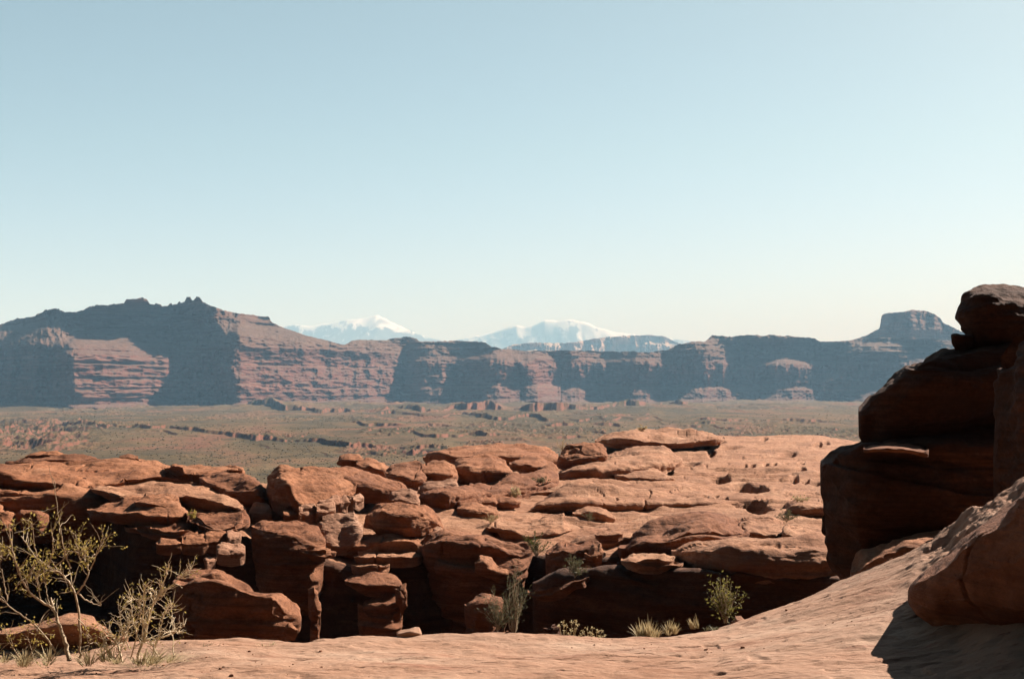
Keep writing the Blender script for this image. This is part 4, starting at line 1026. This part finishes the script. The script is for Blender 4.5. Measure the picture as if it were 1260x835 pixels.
bush("green_bush", "yellow green leafy bush at the slab edge in front of the dark wall", 893, 764, 58, 48, 12.6, 31, M_LEAF_OLIVE, 26, 26, 3.6)
bush("gully_bush", "tall feathery olive bush rising from the gully shade", 632, 775, 82, 34, 27.5, 32, M_SAGE, 22, 30, 4.0, spiky=True, group="bushes growing in the gully")
bush("gully_bush", "low wide olive bush at the foot of the feathery gully bush", 612, 775, 48, 50, 26.8, 33, M_SAGE, 22, 30, 4.0, spiky=True, group="bushes growing in the gully")
bush("gully_bush", "dark green bush on the ledge under the black undercut hump", 660, 684, 30, 40, 33.0, 34, M_LEAF_DK, 20, 26, 3.6, spiky=True, group="bushes growing in the gully")
bush("gully_bush", "spiky sage bush at the top end of the long tilted ledge", 707, 710, 24, 34, 29.5, 35, M_SAGE, 22, 22, 4.2, spiky=True, group="bushes growing in the gully")
SG = "small bushes on the slickrock"
bush("slickrock_bush", "round grey green bush in the dark hollow beside the tower", 968, 642, 15, 28, 41.5, 36, M_SAGE, 18, 26, 3.0, group=SG, spiky=True)
bush("slickrock_bush", "small bright yellow bush beside the dark bellied hump", 632, 612, 15, 15, 48.5, 37, M_STRAW, 12, 18, 3.0, group=SG)
bush("slickrock_bush", "round grey bush in the curved ridge hollow of the slope", 725, 641, 11, 16, 42, 38, M_SAGE, 12, 20, 2.6, group=SG, spiky=True)
bush("slickrock_bush", "straggly bare bush behind the round skyline boulder", 692, 556, 22, 20, 66, 39, M_STRAW, 14, 8, 2.2, group=SG, spiky=True)
bush("slickrock_bush", "tiny yellow bush on top of the high hump skyline", 790, 530, 8, 12, 100, 40, M_STRAW, 10, 16, 2.2, group=SG)
bush("slickrock_bush", "low dry bushes in the crease below the round skyline boulder", 665, 594, 8, 24, 53, 41, M_SAGE, 14, 16, 2.4, group=SG)
bush("slickrock_bush", "dry grass bush in the crack right of the stubby shaded rocks", 604, 644, 14, 22, 40.5, 42, M_STRAW, 12, 14, 3.0, group=SG, spiky=True)
bush("slickrock_bush", "tiny green tuft in the crack of the left pile", 236, 638, 12, 10, 34.5, 43, M_LEAF, 10, 12, 3, group=SG)
bush("slickrock_bush", "pale bush on the ledge above the black undercut at right", 985, 617, 9, 26, 45, 44, M_STRAW, 12, 12, 2.6, group=SG)

def grass(name, label, px, py, hpx, wpx, D, seed, mat, n=120, group=None):
    rng = np.random.default_rng(seed)
    base = unproj(np.array(float(px)), np.array(float(py)), np.array(float(D)))
    H, W = hpx / F * D, wpx / F * D
    V = []
    w = 0.9 / F * D
    cen = [(rng.uniform(-.36, .36) * W, rng.uniform(-.3, .3) * W, rng.uniform(.45, 1.1)) for _ in range(5)]
    lean = rng.uniform(-.2, .2) * H
    for i in range(n):
        a = rng.uniform(0, 2 * math.pi); rr = rng.uniform(0, 1) ** .7
        cl = cen[rng.integers(0, len(cen))]
        b = np.array([math.cos(a) * rr * W * .12 + cl[0], math.sin(a) * rr * W * .12 + cl[1], -0.02])
        tip = b + np.array([math.cos(a) * rr * W * .25 + lean, math.sin(a) * rr * W * .25, H * cl[2] * rng.uniform(.4, 1.1) * (1 - .35 * rr)]) + rng.normal(size=3) * H * .10
        mid = b * .5 + tip * .5 + np.array([0, 0, H * .08])
        s = np.array([math.cos(a + 1.57), math.sin(a + 1.57), 0]) * w * rng.uniform(.4, 1)
        V.append(np.array([b - s, b + s, mid + s * .8, mid - s * .8]))
        V.append(np.array([mid - s * .8, mid + s * .8, tip + s * .15, tip - s * .15]))
    o = mesh_obj(name, np.concatenate(V), np.arange(len(V) * 4).reshape(-1, 4), mat, smooth=False)
    o.location = base
    return tag(o, label, "grass tuft", group)
GG = "dry grass tufts along the slab edge"
grass("grass_tuft", "largest dry grass mound on the slab edge", 793, 783, 26, 40, 10.1, 61, M_STRAW, 260, GG)
grass("grass_tuft", "wide dry grass tuft right of the largest grass mound", 828, 777, 18, 30, 10.4, 62, M_STRAW, 160, GG)
grass("grass_tuft", "tall thin dry grass tuft below the green bush", 854, 770, 20, 14, 10.8, 63, M_STRAW, 80, GG)
grass("grass_tuft", "low greenish tuft beside a dark clod on the slab edge", 876, 772, 8, 22, 10.8, 64, M_SAGE, 70, GG)
grass("grass_tuft", "small round green tuft near the twiggy shrub", 259, 799, 14, 24, 9.0, 65, M_SAGE, 200, GG)
grass("grass_tuft", "thin dry tuft between the round green tuft and the dark gully", 320, 793, 6, 40, 9.3, 66, M_STRAW, 90, GG)
grass("grass_tuft", "dry blades at the foot of the leafy shrub", 40, 812, 26, 70, 8.2, 67, M_STRAW, 160, GG)
grass("grass_tuft", "dry blades between the leafy and the twiggy shrub", 125, 812, 24, 60, 8.3, 68, M_STRAW, 160, GG)

grass("grass_tuft", "matted dry grass under the twiggy shrub", 168, 813, 18, 110, 8.35, 69, M_STRAW, 260, GG)
grass("grass_tuft", "matted dry grass at the far left corner by the leafy shrub", 6, 812, 22, 60, 8.3, 70, M_STRAW, 200, GG)

def flower_plant(label, tips, cx, seed):
    rng = np.random.default_rng(seed)
    D = 10.0
    base = unproj(np.array(float(cx)), np.array(787.0), np.array(D))
    root = empty("flowering_plant", base)
    tag(root, label, "plant", "dried flowers on the slab edge")
    T, V, Q, n = Tubes(), [], [], 0
    k = 1 / F * D
    for (x, y) in tips:
        tip = np.array([(x - cx) * k, rng.uniform(-.05, .05), (787 - y) * k])
        b = np.array([tip[0] * .5, tip[1] * .3, -.02])
        T.add(np.linspace(b, tip, 6) + rng.normal(size=(6, 3)) * .002, .0028, .002, 4)
        T.add(np.linspace([0, 0, -.03], b, 3), .003, .003, 4)
        V = []
        for _ in range(11):
            pts = rng.normal(size=(4, 3)); pts /= np.linalg.norm(pts, axis=1, keepdims=True)
            V.append(rng.normal(size=3) * .007 + pts * .0085 * rng.uniform(.7, 1.3))
        h = mesh_obj("flower_head", np.concatenate(V), np.arange(44).reshape(-1, 4), M_FLOWER, root, smooth=False)
        h.location = [float(q) for q in tip]
    T.build("stems", M_STRAW, root, base)
flower_plant("taller clump of pale yellow dried flower heads on the slab edge", [(688, 770), (693, 765), (697, 768), (694, 776), (700, 780), (690, 782), (704, 765), (709, 764), (711, 769), (708, 774), (703, 776), (696, 784), (687, 786), (699, 787), (706, 783)], 698, 77)
flower_plant("low row of small pale dried flower heads right of the taller clump", [(715, 780), (718, 778), (722, 773), (726, 778), (729, 773), (735, 775), (741, 777), (712, 783), (743, 782), (730, 781), (737, 783), (722, 783)], 728, 78)

def grit():
    rng = np.random.default_rng(12)
    V, Q, n = [], [], 0
    cube = np.array([[-1, -1, -1], [1, -1, -1], [1, 1, -1], [-1, 1, -1], [-.7, -.7, 1], [.7, -.7, 1], [.7, .7, 1], [-.7, .7, 1]], float)
    cq = np.array([[0, 3, 2, 1], [4, 5, 6, 7], [0, 1, 5, 4], [1, 2, 6, 5], [2, 3, 7, 6], [3, 0, 4, 7]])
    for _ in range(900):
        px, fr = rng.uniform(-20, 1180), rng.uniform(.60, .985)
        c = slab_point(px, fr)
        if float(vn(np.array([c[0] / .8]), np.array([c[1] / .5]), None, 44)[0]) < rng.uniform(-.1, .7):
            continue
        s_ = .0035 + .013 * rng.uniform() ** 4
        a = rng.uniform(0, 3.1)
        R_ = np.array([[math.cos(a), -math.sin(a), 0], [math.sin(a), math.cos(a), 0], [0, 0, 1]])
        V.append(((cube * rng.uniform(.55, 1.1, (8, 3)) * np.array([1.2, .9, .6]) * s_) @ R_.T) + c + np.array([0, 0, s_ * .3]))
        Q.append(cq + n)
        n += 8
    tag(mesh_obj("gravel", np.concatenate(V), np.concatenate(Q), M_ROCK_DARK, smooth=False), "reddish grit and chips lying on the slab", None, None, 'stuff')
grit()

# ------------------------------------------------------------------ scrub dotted over the plain (ground cover)
def scrub():
    rng = np.random.default_rng(3)
    n = 22000
    py = 503 + (590 - 503) * rng.uniform(0, 1, n) ** 1.15
    px = rng.uniform(-120, 1380, n)
    D = 42.0 * F / (py - HY)
    X = (px - CX) / F * D
    dens = fbm(X / 90, D / 140, None, 41, 3)
    keep = rng.uniform(-0.9, 0.9, n) < dens + 0.1
    px, D, X = px[keep], D[keep], X[keep]
    z = plain_z(px, D, X)
    s = (0.22 + 0.7 * rng.uniform(0, 1, len(px)) ** 2.2) * (0.55 + D / 2600)
    ico = np.array([[1, 0, .3], [.3, .95, .35], [-.8, .6, .3], [-.8, -.6, .25], [.3, -.95, .3], [0, 0, 1.0], [.5, .3, -.2], [-.4, 0, -.2]])
    f = np.array([[0, 1, 5], [1, 2, 5], [2, 3, 5], [3, 4, 5], [4, 0, 5], [0, 6, 1], [1, 6, 2], [2, 6, 7], [2, 7, 3], [3, 7, 4], [4, 7, 0], [0, 7, 6]])
    j = rng.uniform(.7, 1.3, (len(px), 8, 3))
    V = np.stack([X, D, z], 1)[:, None] + ico[None] * j * s[:, None, None] * np.array([1.15, 1.15, .85])
    Fq = f[None] + (np.arange(len(px)) * 8)[:, None, None]
    tag(mesh_obj("scrub", V.reshape(-1, 3), Fq.reshape(-1, 3), M_SCRUB), "grey green scrub dotted over the plain", None, None, 'stuff')
scrub()

# ------------------------------------------------------------------ haze
def haze():
    lo, hi = (-34000, -60, -140.0), (34000, 29600, 1330.0)
    v = [(x, y, z) for x in (lo[0], hi[0]) for y in (lo[1], hi[1]) for z in (lo[2], hi[2])]
    q = [(0, 1, 3, 2), (4, 6, 7, 5), (0, 4, 5, 1), (2, 3, 7, 6), (0, 2, 6, 4), (1, 5, 7, 3)]
    m = bpy.data.materials.new("haze")
    m.use_nodes = True
    t = m.node_tree
    t.nodes.clear()
    o = t.nodes.new("ShaderNodeOutputMaterial")
    p = t.nodes.new("ShaderNodeVolumePrincipled")
    p.inputs["Color"].default_value = (0.40, 0.71, 1.0, 1)
    p.inputs["Absorption Color"].default_value = (0.80, 0.90, 1, 1)
    p.inputs["Density"].default_value = HAZE_DENSITY
    p.inputs["Anisotropy"].default_value = -0.08
    t.links.new(p.outputs[0], o.inputs[1])
    tag(mesh_obj("haze", np.array(v, float), np.array(q), m, smooth=False), None, None, None, 'stuff')
haze()
